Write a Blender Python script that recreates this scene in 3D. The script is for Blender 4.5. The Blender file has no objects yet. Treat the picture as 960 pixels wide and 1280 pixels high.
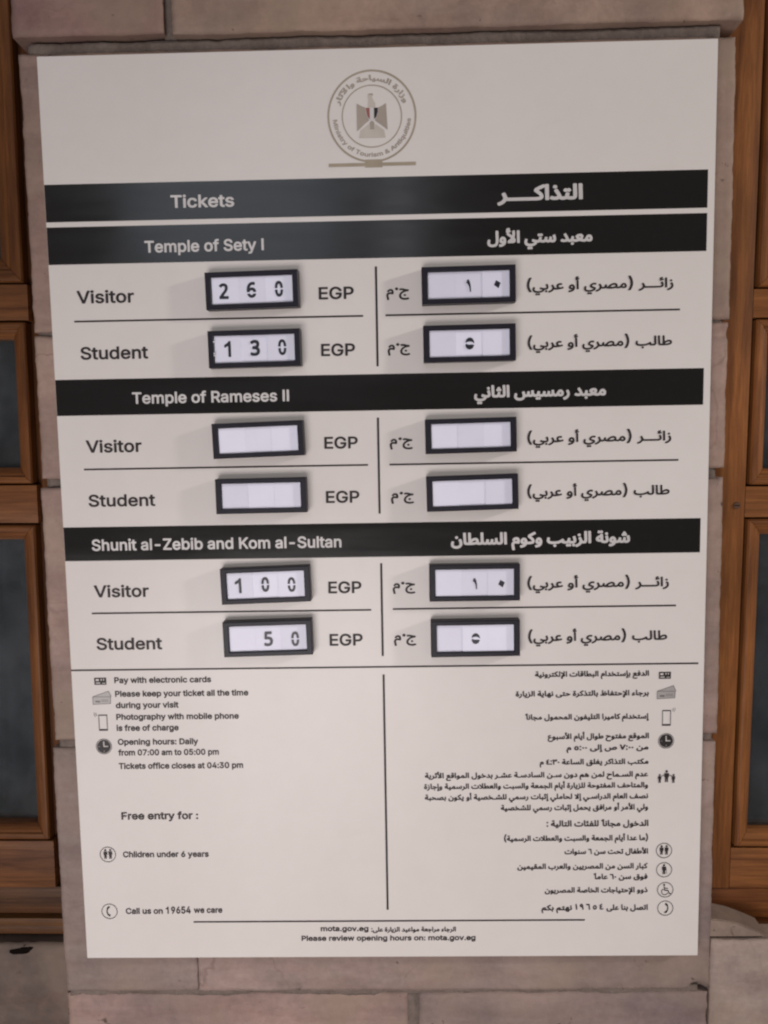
# -*- coding: utf-8 -*-
import bpy, bmesh, math, random
from mathutils import Vector, Matrix, noise
from mathutils.geometry import tessellate_polygon
R = math.radians
random.seed(7)
sc = bpy.context.scene
col = sc.collection
MM = 0.001
# world: X right, Z up, Y into the wall; the face of the ticket board is the plane Y = 0, centre at the origin

# ------------------------------------------------------------------ camera
cd = bpy.data.cameras.new('camera'); cam = bpy.data.objects.new('camera', cd); col.objects.link(cam)
right = Vector((0.99970894, 0.01724094, -0.01687554)); down = Vector((-0.0151939, -0.09340177, -0.99551256)); fwd = Vector((-0.01873978, 0.99547921, -0.09311263))
m = Matrix((right, -down, -fwd)).transposed().to_4x4(); m.translation = Vector((0.0145559, -0.703428, 0.0799723))
cam.matrix_world = m
cd.sensor_fit = 'HORIZONTAL'; cd.sensor_width = 36; cd.lens = 36.0
cd.clip_start = 0.02; cd.clip_end = 100
sc.camera = cam

# ------------------------------------------------------------------ world and lamps
w = bpy.data.worlds.new("World"); sc.world = w; w.use_nodes = True
bg = w.node_tree.nodes['Background']; bg.inputs[0].default_value = (1.0, 0.92, 0.86, 1); bg.inputs[1].default_value = 0.15

def area(name, loc, target, sx, sy, power, colour):
    l = bpy.data.lights.new(name, 'AREA'); l.shape = 'RECTANGLE'; l.size = sx; l.size_y = sy; l.energy = power; l.color = colour
    o = bpy.data.objects.new(name, l); col.objects.link(o); o.location = loc
    o.rotation_euler = (Vector(target) - Vector(loc)).to_track_quat('-Z', 'Y').to_euler()
    return o
# added fill lamp, low and broad in front of the board (brighter below than above)
area('front_fill', (-0.34, -1.22, -0.60), (-0.14, 0, -0.12), 0.95, 0.55, 11.6, (1.0, 0.935, 0.93))
# bluish opening behind the photographer's left shoulder, seen in the glossy bands
area('opening_light', (-0.66, -2.6, 1.55), (-0.2, 0, 0.25), 0.95, 2.0, 8.2, (0.80, 0.88, 1.0))
area('narrow_opening_light', (0.03, -2.6, 1.55), (0.0, 0, 0.25), 0.17, 2.0, 1.9, (0.86, 0.90, 1.0))
# small lamp far to the right that grazes the wall and throws the boxes' shadows to the left
area('side_light', (3.4, -1.08, 1.15), (0, 0, 0), 0.22, 0.22, 54, (1.0, 0.93, 0.86))
sc.view_settings.view_transform = 'Standard'; sc.view_settings.look = 'None'
sc.view_settings.exposure = 0.0; sc.view_settings.gamma = 1
sc.render.engine = 'CYCLES'; sc.cycles.filter_width = 2.2
sc.cycles.use_denoising = True

# ------------------------------------------------------------------ materials
class NT:
    def __init__(s, name):
        s.m = bpy.data.materials.new(name); s.m.use_nodes = True; s.t = s.m.node_tree; s.b = s.t.nodes['Principled BSDF']
    def n(s, typ, ins=None, **kw):
        x = s.t.nodes.new(typ)
        for k, v in kw.items(): setattr(x, k, v)
        for k, v in (ins or {}).items():
            if hasattr(v, 'is_output') or isinstance(v, bpy.types.NodeSocket): s.t.links.new(v, x.inputs[k])
            else: x.inputs[k].default_value = v
        return x
    def l(s, a, b): s.t.links.new(a, b)
    def set(s, **kw):
        for k, v in kw.items():
            k = k.replace('_', ' ')
            if isinstance(v, bpy.types.NodeSocket): s.l(v, s.b.inputs[k])
            else: s.b.inputs[k].default_value = v
    def ramp(s, fac, stops):
        r = s.n('ShaderNodeValToRGB', {'Fac': fac}); e = r.color_ramp.elements
        while len(e) < len(stops): e.new(0.5)
        for i, (p, c) in enumerate(stops): e[i].position = p; e[i].color = (c[0], c[1], c[2], 1) if isinstance(c, (tuple, list)) else (c, c, c, 1)
        return r.outputs['Color']
    def mix(s, fac, a, b, bt='MIX'):
        x = s.n('ShaderNodeMix', data_type='RGBA', blend_type=bt)
        for i, v in ((0, fac), (6, a), (7, b)):
            if isinstance(v, bpy.types.NodeSocket): s.l(v, x.inputs[i])
            elif i == 0: x.inputs[0].default_value = v
            else: x.inputs[i].default_value = (*v, 1)
        return x.outputs[2]
    def coord(s, which='Object', scale=(1, 1, 1), loc=(0, 0, 0)):
        c = s.n('ShaderNodeTexCoord'); mp = s.n('ShaderNodeMapping', {'Vector': c.outputs[which], 'Scale': scale, 'Location': loc}); return mp.outputs[0]
    def noise(s, vec, sc_, det=5, rough=.55, dist=0):
        return s.n('ShaderNodeTexNoise', {'Vector': vec, 'Scale': sc_, 'Detail': det, 'Roughness': rough, 'Distortion': dist}).outputs['Fac']
    def bump(s, h, strength, dist, normal=None):
        b = s.n('ShaderNodeBump', {'Height': h, 'Strength': strength, 'Distance': dist})
        if normal is not None: s.l(normal, b.inputs['Normal'])
        return b.outputs[0]

def plain(name, c, rough=.5, spec=.5, var=0.06, vs=40, bump=0.0, coat=0):
    t = NT(name); v = t.coord()
    f = t.noise(v, vs)
    c2 = tuple(x*(1-var*2) for x in c); c1 = tuple(min(1, x*(1+var)) for x in c)
    t.set(Base_Color=t.ramp(f, [(.3, c2), (.7, c1)]), Roughness=rough)
    t.b.inputs['Specular IOR Level'].default_value = spec
    if coat: t.set(Coat_Weight=coat, Coat_Roughness=.05)
    if bump: t.set(Normal=t.bump(t.noise(v, 900, 2), bump, .0003))
    return t.m

def stone_mat():
    t = NT('pink_limestone'); v = t.coord('Object')
    oi = t.n('ShaderNodeObjectInfo')
    off = t.n('ShaderNodeVectorMath', {0: v, 1: oi.outputs['Random']}, operation='ADD').outputs[0]
    big = t.noise(off, 5, 4, .6, .4); mid = t.noise(off, 22, 6, .62, .5); fine = t.noise(off, 160, 5, .7)
    streak = t.noise(t.coord('Object', (6, 6, 34)), 1.6, 5, .6, .6)
    f1 = t.ramp(big, [(.35, (.70, .71, .73)), (.68, (1.20, 1.16, 1.12))]); f2 = t.ramp(mid, [(.28, .82), (.72, 1.12)]); f3 = t.ramp(fine, [(.25, .84), (.75, 1.1)])
    f4 = t.ramp(streak, [(.35, (.90, .84, .82)), (.65, (1.05, 1.04, 1.03))])
    c = t.mix(1, oi.outputs['Color'], f1, 'MULTIPLY'); c = t.mix(1, c, f2, 'MULTIPLY'); c = t.mix(1, c, f3, 'MULTIPLY'); c = t.mix(1, c, f4, 'MULTIPLY')
    warm = t.ramp(t.noise(off, 9, 3), [(.42, 0.0), (.72, .6)])
    c = t.mix(warm, c, (.34, .25, .18))
    pits = t.ramp(t.noise(off, 60, 3, .5, 1.2), [(.24, 1.0), (.31, 0.0)])
    c = t.mix(pits, c, (.10, .065, .05))
    # a few thin dark scratches and veins
    vor = t.n('ShaderNodeTexVoronoi', {'Vector': t.n('ShaderNodeVectorMath', {0: off, 1: t.mix(1, t.n('ShaderNodeTexNoise', {'Vector': off, 'Scale': 9, 'Detail': 5}).outputs['Color'], (.12, .12, .12), 'MULTIPLY')}, operation='ADD').outputs[0], 'Scale': 7}, feature='DISTANCE_TO_EDGE').outputs['Distance']
    vein = t.mix(1, t.ramp(vor, [(.0, .55), (.012, 0)]), t.ramp(big, [(.5, 0), (.62, 1)]), 'MULTIPLY')
    c = t.mix(vein, c, (.16, .10, .08))
    h = t.mix(.5, f2, f3)
    n1 = t.bump(t.mix(.35, h, t.noise(off, 420, 4, .7)), .55, .0016)
    t.set(Base_Color=c, Roughness=.72, Normal=n1); t.b.inputs['Specular IOR Level'].default_value = .3
    return t.m

def mortar_mat():
    t = NT('grey_mortar'); v = t.coord('Object')
    a = t.noise(v, 30, 6, .65); b = t.noise(v, 260, 5, .7)
    c = t.mix(1, t.ramp(a, [(.3, (.135, .098, .080)), (.7, (.215, .168, .145))]), t.ramp(b, [(.25, .7), (.75, 1.15)]), 'MULTIPLY')
    t.set(Base_Color=c, Roughness=.9, Normal=t.bump(t.mix(.5, a, b), .8, .002)); return t.m

def wood_mat(name, axis):
    t = NT(name); sca = (38, 38, 38); s = [38, 38, 38]; s[axis] = 2.2
    oi = t.n('ShaderNodeObjectInfo')
    v0 = t.coord('Object', tuple(s))
    v = t.n('ShaderNodeVectorMath', {0: v0, 1: t.n('ShaderNodeMath', {0: oi.outputs['Random'], 1: 37.0}, operation='MULTIPLY').outputs[0]}, operation='ADD').outputs[0]
    g = t.noise(v, 1.5, 10, .68, 1.6); f = t.noise(v, 9, 6, .7)
    big = t.noise(t.coord('Object', (7, 7, 7)), 1.0, 3)
    c = t.ramp(g, [(.25, (.10, .032, .009)), (.45, (.255, .091, .027)), (.62, (.345, .132, .040)), (.8, (.195, .064, .018))])
    c = t.mix(1, c, t.ramp(f, [(.3, .62), (.7, 1.14)]), 'MULTIPLY')
    c = t.mix(1, c, t.ramp(big, [(.3, .66), (.7, 1.12)]), 'MULTIPLY')
    c = t.mix(1, c, oi.outputs['Color'], 'MULTIPLY')
    t.set(Base_Color=c, Roughness=t.ramp(g, [(.3, .58), (.7, .44)]), Normal=t.bump(t.mix(.5, g, f), .3, .0008))
    t.b.inputs['Specular IOR Level'].default_value = .2
    return t.m

def board_mat():
    t = NT('cream_plastic_sheet'); v = t.coord('Object')
    a = t.noise(v, 6, 3); b = t.noise(v, 55, 5, .6)
    c = t.mix(1, t.ramp(a, [(.3, (.715, .66, .63)), (.7, (.745, .695, .665))]), t.ramp(b, [(.3, .985), (.7, 1.01)]), 'MULTIPLY')
    stain = t.ramp(t.noise(t.coord('Object', (1, 1, 2.6)), 11, 6, .7, .8), [(.62, 0.0), (.82, .16)])
    c = t.mix(stain, c, (.55, .47, .40))
    specks = t.ramp(t.noise(v, 210, 2, .5), [(.76, 0.0), (.80, .35)])
    c = t.mix(specks, c, (.40, .34, .30))
    sm = t.ramp(t.noise(v, 2.3, 3), [(.4, .30), (.65, .42)])
    t.set(Base_Color=c, Roughness=sm, Normal=t.bump(t.noise(v, 3.0, 2), .15, .004)); t.b.inputs['Specular IOR Level'].default_value = .4
    return t.m

def band_mat():
    t = NT('glossy_black_vinyl'); v = t.coord('Object')
    wob = t.noise(v, 7, 2, .5); smear = t.noise(t.coord('Object', (3, 3, 30)), 2, 4)
    dust = t.ramp(t.noise(v, 120, 4, .7), [(.55, 0), (.8, .25)])
    t.set(Base_Color=t.mix(dust, (.009, .008, .008), (.03, .028, .027)), Roughness=t.ramp(smear, [(.3, .12), (.7, .22)]), Normal=t.bump(wob, .20, .004))
    t.b.inputs['Specular IOR Level'].default_value = .55
    return t.m

def glass_mat():
    t = NT('dusty_window_glass'); v = t.coord('Object')
    fr = t.n('ShaderNodeFresnel', {'IOR': 1.5}); gl = t.n('ShaderNodeBsdfGlossy', {'Roughness': .06, 'Normal': t.bump(t.noise(v, 8, 2), .2, .003)})
    tr = t.n('ShaderNodeBsdfTransparent', {'Color': (.75, .8, .82, 1)}); df = t.n('ShaderNodeBsdfDiffuse', {'Color': (.35, .36, .38, 1)})
    m1 = t.n('ShaderNodeMixShader', {0: fr.outputs[0], 1: tr.outputs[0], 2: gl.outputs[0]})
    du = t.n('ShaderNodeMath', {0: t.ramp(t.noise(v, 14, 6, .7), [(.35, .02), (.75, .10)]), 1: 1.0}, operation='MULTIPLY')
    m2 = t.n('ShaderNodeMixShader', {0: du.outputs[0], 1: m1.outputs[0], 2: df.outputs[0]})
    t.l(m2.outputs[0], t.t.nodes['Material Output'].inputs[0]); return t.m

def curtain_mat():
    t = NT('dark_blue_cloth'); v = t.coord('Object')
    a = t.noise(v, 2.2, 2, .5); b = t.noise(t.coord('Object', (40, 40, 900)), 1, 3)
    c = t.mix(1, t.ramp(a, [(.32, (.020, .018, .018)), (.72, (.056, .052, .062))]), t.ramp(b, [(.3, .75), (.7, 1.15)]), 'MULTIPLY')
    t.set(Base_Color=c, Roughness=.9); return t.m

def tile_mat():
    t = NT('white_number_card'); oi = t.n('ShaderNodeObjectInfo'); v = t.coord()
    t.set(Base_Color=t.mix(1, oi.outputs['Color'], t.ramp(t.noise(v, 60, 4), [(.3, .96), (.7, 1.0)]), 'MULTIPLY'), Roughness=.45); return t.m

M = dict(stone=stone_mat(), mortar=mortar_mat(), wood_v=wood_mat('varnished_wood_upright', 2), wood_h=wood_mat('varnished_wood_level', 0),
         board=board_mat(), band=band_mat(), glass=glass_mat(), curtain=curtain_mat(), tile=tile_mat(),
         ink=plain('dark_print', (.030, .024, .025), .5, .3), white=plain('white_print', (.62, .59, .585), .4),
         gold=plain('gold_grey_print', (.37, .305, .225), .4), pale=plain('pale_beige_print', (.55, .49, .43), .4), wing=plain('taupe_print', (.38, .32, .265), .4),
         red=plain('faded_red_print', (.30, .10, .085), .4), grey=plain('light_grey_print', (.40, .375, .36), .4),
         frame=plain('black_plastic', (.014, .012, .020), .42, .28, .15, 80, .2), numeral=plain('numeral_black', (.012, .012, .02), .4),
         hole=plain('recess_black', (.006, .004, .003), .9, .05), screw=plain('dull_brown_metal', (.10, .05, .03), .45, .5))

# ------------------------------------------------------------------ helpers
def empty(name, label, cat, group=None, loc=(0, 0, 0)):
    o = bpy.data.objects.new(name, None); o.empty_display_size = .05; col.objects.link(o); o.location = loc
    o['label'] = label; o['category'] = cat
    if group: o['group'] = group
    return o
def link(name, me, mat, parent=None, color=None):
    o = bpy.data.objects.new(name, me); col.objects.link(o)
    if mat and not me.materials: me.materials.append(mat)
    if parent is not None: o.parent = parent
    if color: o.color = (*color, 1)
    return o
def mesh(name, verts, faces, smooth=False):
    me = bpy.data.meshes.new(name); me.from_pydata(verts, [], faces); me.update()
    if smooth: me.polygons.foreach_set('use_smooth', [True]*len(faces))
    return me
def box(name, x0, x1, y0, y1, z0, z1, mat, parent, bev=.0008, color=None, segs=2):
    """box in metres with rounded edges"""
    bm = bmesh.new(); bmesh.ops.create_cube(bm, size=1)
    for v in bm.verts: v.co = Vector(((x0+x1)/2 + v.co.x*(x1-x0), (y0+y1)/2 + v.co.y*(y1-y0), (z0+z1)/2 + v.co.z*(z1-z0)))
    if bev: bmesh.ops.bevel(bm, geom=bm.edges[:], offset=bev, segments=segs, profile=.6, affect='EDGES')
    me = bpy.data.meshes.new(name); bm.to_mesh(me); bm.free()
    if bev: me.polygons.foreach_set('use_smooth', [True]*len(me.polygons))
    if bev: me.set_sharp_from_angle(angle=R(35))
    return link(name, me, mat, parent, color)
def flat(name, polys, y, mat, parent):
    """flat print: polys = list of polygons ([(x, z) mm ...] outer first, then holes), at depth y (mm)"""
    V, Fs = [], []
    for k, grp in enumerate(polys):
        loops = [[Vector((p[0], p[1], 0)) for p in lp] for lp in grp]
        tris = tessellate_polygon(loops); base = len(V)
        pts = [p for lp in loops for p in lp]
        V += [(p.x*MM, (y - .012*(k % 7))*MM, p.y*MM) for p in pts]
        for a, b, c in tris:
            n = (pts[b]-pts[a]).cross(pts[c]-pts[a]).z
            Fs.append((base+a, base+b, base+c) if n > 0 else (base+a, base+c, base+b))
    return link(name, mesh(name, V, Fs), mat, parent)
def rect(x0, z0, x1, z1): return [(x0, z0), (x1, z0), (x1, z1), (x0, z1)]
def line(x0, z0, x1, z1, t):
    d = Vector((x1-x0, z1-z0)); n = Vector((-d.y, d.x)).normalized()*t/2
    return [(x0-n.x, z0-n.y), (x1-n.x, z1-n.y), (x1+n.x, z1+n.y), (x0+n.x, z0+n.y)]
def circ(x, z, r, n=40, a0=0, a1=360, rz=None):
    rz = rz or r
    k = n if a1-a0 >= 360 else n+1
    return [(x+r*math.cos(R(a0+(a1-a0)*i/n)), z+rz*math.sin(R(a0+(a1-a0)*i/n))) for i in range(k)]
def ringp(x, z, r, t, n=56): return [circ(x, z, r, n), circ(x, z, r-t, n)[::-1]]
def stroke(pts, t):
    """polyline of even width as quads"""
    out = []
    for (a, b) in zip(pts, pts[1:]): out.append([line(*a, *b, t)])
    for p in pts[1:-1]: out.append([circ(*p, t/2, 8)])
    return out

# text, style, left x, right x, baseline z, letter height (mm on the board)
TEXTS = [
 ('Tickets', 'HB', -184.1, -127.2, 289.4, 11.1),
 ('Temple of Sety I', 'HB', -209.1, -102.0, 251.1, 10.4),
 ('ﺮــــﻛﺍﺬﺘﻟﺍ', 'HA', 106.1, 181.4, 289.3, 13.7),
 ('ﻝﻭﻷﺍ ﻲﺘﺳ ﺪﺒﻌﻣ', 'HA', 97.1, 190.2, 252.8, 11.0),
 ('Temple of Rameses II', 'HB', -226.7, -83.2, 117.1, 10.5),
 ('ﻲﻧﺎﺜﻟﺍ ﺲﻴﺴﻣﺭ ﺪﺒﻌﻣ', 'HA', 84.6, 203.5, 117.3, 11.1),
 ('Shunit al-Zebib and Kom al-Sultan', 'HB', -270.9, -38.5, -17.7, 10.8),
 ('ﻥﺎﻄﻠﺴﻟﺍ ﻡﻮﻛﻭ ﺐﻴﺑﺰﻟﺍ ﺔﻧﻮﺷ', 'HA', 62.4, 226.8, -16.9, 11.5),
 ('Visitor', 'M', -272.6, -220.7, 207.7, 11.3),
 ('Student', 'M', -272.0, -210.2, 157.7, 11.4),
 ('Visitor', 'M', -271.4, -220.0, 73.3, 11.4),
 ('Student', 'M', -271.8, -209.7, 23.4, 11.3),
 ('Visitor', 'M', -271.1, -219.5, -61.7, 11.5),
 ('Student', 'M', -271.4, -209.3, -111.9, 11.6),
 ('EGP', 'M', -54.0, -22.4, 207.0, 10.9),
 ('EGP', 'M', -53.1, -22.3, 156.8, 11.0),
 ('EGP', 'M', -52.2, -21.5, 73.3, 10.9),
 ('EGP', 'M', -51.9, -21.0, 23.6, 11.1),
 ('EGP', 'M', -51.7, -20.8, -60.7, 11.1),
 ('EGP', 'M', -51.7, -20.6, -110.5, 11.3),
 ('ﻡ·ﺝ', 'MA', 6.6, 27.2, 209.8, 9.1),
 ('ﻡ·ﺝ', 'MA', 7.0, 27.4, 160.7, 9.2),
 ('ﻡ·ﺝ', 'MA', 7.5, 28.6, 76.2, 9.1),
 ('ﻡ·ﺝ', 'MA', 7.8, 29.1, 26.5, 9.2),
 ('ﻡ·ﺝ', 'MA', 8.1, 29.2, -57.3, 9.4),
 ('ﻡ·ﺝ', 'MA', 8.5, 29.4, -106.6, 9.5),
 ('(ﻲﺑﺮﻋ ﻭﺃ ﻱﺮﺼﻣ) ﺮـــﺋﺍﺯ', 'MA', 132.1, 262.2, 211.4, 8.7),
 ('(ﻲﺑﺮﻋ ﻭﺃ ﻱﺮﺼﻣ) ﺐﻟﺎﻃ', 'MA', 132.9, 261.9, 160.7, 8.8),
 ('(ﻲﺑﺮﻋ ﻭﺃ ﻱﺮﺼﻣ) ﺮـــﺋﺍﺯ', 'MA', 132.6, 262.7, 75.7, 8.9),
 ('(ﻲﺑﺮﻋ ﻭﺃ ﻱﺮﺼﻣ) ﺐﻟﺎﻃ', 'MA', 132.6, 262.1, 26.6, 9.0),
 ('(ﻲﺑﺮﻋ ﻭﺃ ﻱﺮﺼﻣ) ﺮـــﺋﺍﺯ', 'MA', 132.7, 262.9, -58.3, 9.1),
 ('(ﻲﺑﺮﻋ ﻭﺃ ﻱﺮﺼﻣ) ﺐﻟﺎﻃ', 'MA', 133.5, 262.3, -108.6, 9.1),
 ('Pay with electronic cards', 'S', -256.3, -164.4, -144.3, 5.9),
 ('Please keep your ticket all the time', 'S', -256.2, -129.7, -157.5, 5.9),
 ('during your visit', 'S', -256.0, -196.2, -168.6, 5.9),
 ('Photography with mobile phone', 'S', -256.2, -139.4, -180.0, 5.9),
 ('is free of charge', 'S', -256.4, -197.1, -190.9, 6.0),
 ('Opening hours: Daily', 'S', -255.9, -179.0, -204.6, 6.0),
 ('from 07:00 am to 05:00 pm', 'S', -256.0, -159.7, -215.1, 6.0),
 ('Tickets office closes at 04:30 pm', 'S', -256.1, -137.0, -228.4, 6.0),
 ('Free entry for :', 'S', -256.1, -181.9, -278.8, 7.6),
 ('Children under 6 years', 'S', -256.4, -173.3, -316.9, 6.0),
 ('Call us on', 'S', -256.5, -220.3, -374.7, 6.2),
 ('19654', 'S', -217.3, -192.9, -374.5, 7.4),
 ('we care', 'S', -189.9, -162.2, -374.0, 6.2),
 ('mota.gov.eg', 'S', -67.0, -20.6, -393.5, 5.4),
 ('Please review opening hours on: mota.gov.eg', 'S', -85.9, 83.0, -403.3, 5.4),
 (':ﻰﻠﻋ ﺓﺭﺎﻳﺰﻟﺍ ﺪﻴﻋﺍﻮﻣ ﺔﻌﺟﺍﺮﻣ ﺀﺎﺟﺮﻟﺍ', 'SA', -18.0, 64.1, -394.2, 4.9),
 ('ﺔﻴﻧﻭﺮﺘﻜﻟﻹﺍ ﺕﺎﻗﺎﻄﺒﻟﺍ ﻡﺍﺪﺨﺘﺳﺈﺑ ﻊﻓﺪﻟﺍ', 'SA', 140.0, 246.0, -142.8, 5.4),
 ('ﺓﺭﺎﻳﺰﻟﺍ ﺔﻳﺎﻬﻧ ﻰﺘﺣ ﺓﺮﻛﺬﺘﻟﺎﺑ ﻅﺎﻔﺘﺣﻹﺍ ﺀﺎﺟﺮﺑ', 'SA', 121.8, 246.1, -161.4, 5.4),
 ('ًﺎﻧﺎﺠﻣ ﻝﻮﻤﺤﻤﻟﺍ ﻥﻮﻔﻴﻠﺘﻟﺍ ﺍﺮﻴﻣﺎﻛ ﻡﺍﺪﺨﺘﺳﺇ', 'SA', 131.0, 246.5, -184.0, 5.4),
 ('ﻉﻮﺒﺳﻷﺍ ﻡﺎﻳﺃ ﻝﺍﻮﻃ ﺡﻮﺘﻔﻣ ﻊﻗﻮﻤﻟﺍ', 'SA', 151.9, 246.8, -203.0, 5.5),
 ('ﻡ ٥:٠٠ ﻰﻟﺇ ﺹ ٧:٠٠ ﻦﻣ', 'SA', 169.6, 246.5, -214.0, 5.5),
 ('ﻡ ٤:٣٠ ﺔﻋﺎﺴﻟﺍ ﻖﻠﻐﻳ ﺮﻛﺍﺬﺘﻟﺍ ﺐﺘﻜﻣ', 'SA', 144.4, 246.8, -227.9, 5.5),
 ('ﺔﻳﺮﺛﻷﺍ ﻊﻗﺍﻮﻤﻟﺍ ﻝﻮﺧﺪﺑ ﺮـﺸﻋ ﺔـﺳﺩﺎﺴﻟﺍ ﻦـﺳ ﻥﻭﺩ ﻢﻫ ﻦﻤﻟ ﺡﺎﻤـﺴﻟﺍ ﻡﺪﻋ', 'SA', 35.8, 246.6, -240.3, 5.5),
 ('ﺓﺯﺎﺟﺇﻭ ﺔﻴﻤﺳﺮﻟﺍ ﺕﻼﻄﻌﻟﺍﻭ ﺖﺒﺴﻟﺍﻭ ﺔﻌﻤﺠﻟﺍ ﻡﺎﻳﺃ ﺓﺭﺎﻳﺰﻠﻟ ﺔﺣﻮﺘﻔﻤﻟﺍ ﻒﺣﺎﺘﻤﻟﺍﻭ', 'SA', 34.9, 246.7, -251.0, 5.5),
 ('ﺔﺒﺤﺼﺑ ﻥﻮﻜﻳ ﻭﺃ ﺔﻴﺼﺨـﺸﻠﻟ ﻲﻤﺳﺭ ﺕﺎﺒﺛﺇ ﻲﻠﻣﺎﺤﻟ ﻻﺇ ﻲـﺳﺍﺭﺪﻟﺍ ﻡﺎﻌﻟﺍ ﻒﺼﻧ', 'SA', 35.5, 246.9, -261.8, 5.5),
 ('ﺔﻴﺼﺨﺸﻠﻟ ﻲﻤﺳﺭ ﺕﺎﺒﺛﺇ ﻞﻤﺤﻳ ﻖﻓﺍﺮﻣ ﻭﺃ ﺮﻣﻷﺍ ﻲﻟﻭ', 'SA', 107.7, 247.1, -272.7, 5.6),
 (': ﺔﻴﻟﺎﺘﻟﺍ ﺕﺎﺌﻔﻠﻟ ًﺎﻧﺎﺠﻣ ﻝﻮﺧﺪﻟﺍ', 'SA', 151.0, 247.7, -289.1, 6.3),
 ('(ﺔﻴﻤﺳﺮﻟﺍ ﺕﻼﻄﻌﻟﺍﻭ ﺖﺒﺴﻟﺍﻭ ﺔﻌﻤﺠﻟﺍ ﻡﺎﻳﺃ ﺍﺪﻋ ﺎﻣ)', 'SA', 110.7, 247.5, -303.3, 5.6),
 ('ﺕﺍﻮﻨﺳ ٦ ﻦﺳ ﺖﺤﺗ ﻝﺎﻔﻃﻷﺍ', 'SA', 168.3, 247.7, -316.7, 5.6),
 ('ﻦﻴﻤﻴﻘﻤﻟﺍ ﺏﺮﻌﻟﺍﻭ ﻦﻴﻳﺮﺼﻤﻟﺍ ﻦﻣ ﻦﺴﻟﺍ ﺭﺎﺒﻛ', 'SA', 123.3, 247.5, -331.4, 5.6),
 ('ًﺎﻣﺎﻋ ٦٠ ﻦﺳ ﻕﻮﻓ', 'SA', 196.3, 247.6, -342.1, 5.6),
 ('ﻥﻮﻳﺮﺼﻤﻟﺍ ﺔﺻﺎﺨﻟﺍ ﺕﺎﺟﺎﻴﺘﺣﻹﺍ ﻭﻭﺫ', 'SA', 149.5, 247.8, -355.5, 5.6),
 ('ﻰﻠﻋ ﺎﻨﺑ ﻞﺼﺗﺍ', 'SA', 208.7, 248.3, -373.3, 5.8),
 ('١ ٩ ٦ ٥ ٤', 'SA', 178.9, 206.0, -372.7, 6.2),
 ('ﻢﻜﺑ ﻢﺘﻬﻧ', 'SA', 146.4, 175.8, -373.3, 5.8),
]
ARC_AR = 'ﺭﺎﺛﻵﺍﻭ ﺔﺣﺎﻴﺴﻟﺍ ﺓﺭﺍﺯﻭ'
BANDS = [
 (311.5, 279.0, 290.6),   # top z, bottom z, right x (L edge -297.1)
 (274.5, 241.9, 290.7),   # top z, bottom z, right x (L edge -296.6)
 (139.6, 107.0, 290.8),   # top z, bottom z, right x (L edge -295.3)
 (4.2, -27.4, 290.8),   # top z, bottom z, right x (L edge -295.5)
]
RULES = [
 (-276.1, 191.6, -14.4, 191.4),
 (5.7, 191.0, 268.4, 192.2),
 (-274.5, 56.9, -12.6, 58.5),
 (7.2, 57.8, 269.5, 57.5),
 (-274.2, -78.1, -12.1, -76.2),
 (8.0, -75.7, 269.8, -77.6),
 (-1.4, 234.6, -3.0, 146.5),
 (-3.1, 100.5, -2.4, 12.8),
 (-1.7, -33.4, -2.5, -121.2),
 (-2.0, -138.9, -1.3, -372.0),
 (-296.8, -131.6, 291.5, -131.6),
 (-190.7, -383.2, 188.2, -383.7),
]
# centre x, z, width, height, tilt (deg), numerals (kind, x, z, height)
DISPLAYS = [
 (-112.1, 214.7, 82.7, 32.2, 0.97, [('2', -137.4, 214.0, 13.8), ('6', -112.8, 214.6, 13.9), ('0', -88.3, 215.1, 13.8)]),
 (-111.6, 163.4, 82.6, 32.6, 0.62, [('1', -135.8, 163.4, 14.1), ('3', -111.2, 163.9, 14.1), ('0', -86.8, 164.1, 14.0)]),
 (-110.9, 82.4, 82.5, 31.6, 1.49, []),
 (-109.8, 31.6, 82.6, 31.7, 0.38, []),
 (-108.4, -50.7, 82.1, 33.1, 1.57, [('1', -133.8, -51.1, 14.0), ('0', -108.8, -50.3, 13.8), ('0', -84.5, -50.6, 13.8)]),
 (-107.9, -100.5, 82.2, 32.8, 1.15, [('5', -107.4, -101.2, 13.9), ('0', -82.6, -101.5, 13.9)]),
 (79.6, 215.2, 82.6, 32.0, 0.52, [('ONE', 79.6, 214.4, 10.7), ('ZERO', 104.8, 215.1, 6.9)]),
 (80.0, 164.5, 81.7, 32.1, 0.39, [('FIVE', 80.2, 164.1, 9.9)]),
 (80.7, 82.8, 81.6, 31.0, 0.77, []),
 (81.7, 31.3, 82.5, 31.8, 1.11, []),
 (83.2, -51.1, 82.3, 33.6, 0.00, [('ONE', 83.7, -52.1, 10.2), ('ZERO', 107.8, -52.5, 7.1)]),
 (83.6, -103.0, 81.4, 33.7, 0.35, [('FIVE', 84.0, -103.4, 9.6)]),
]
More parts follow.
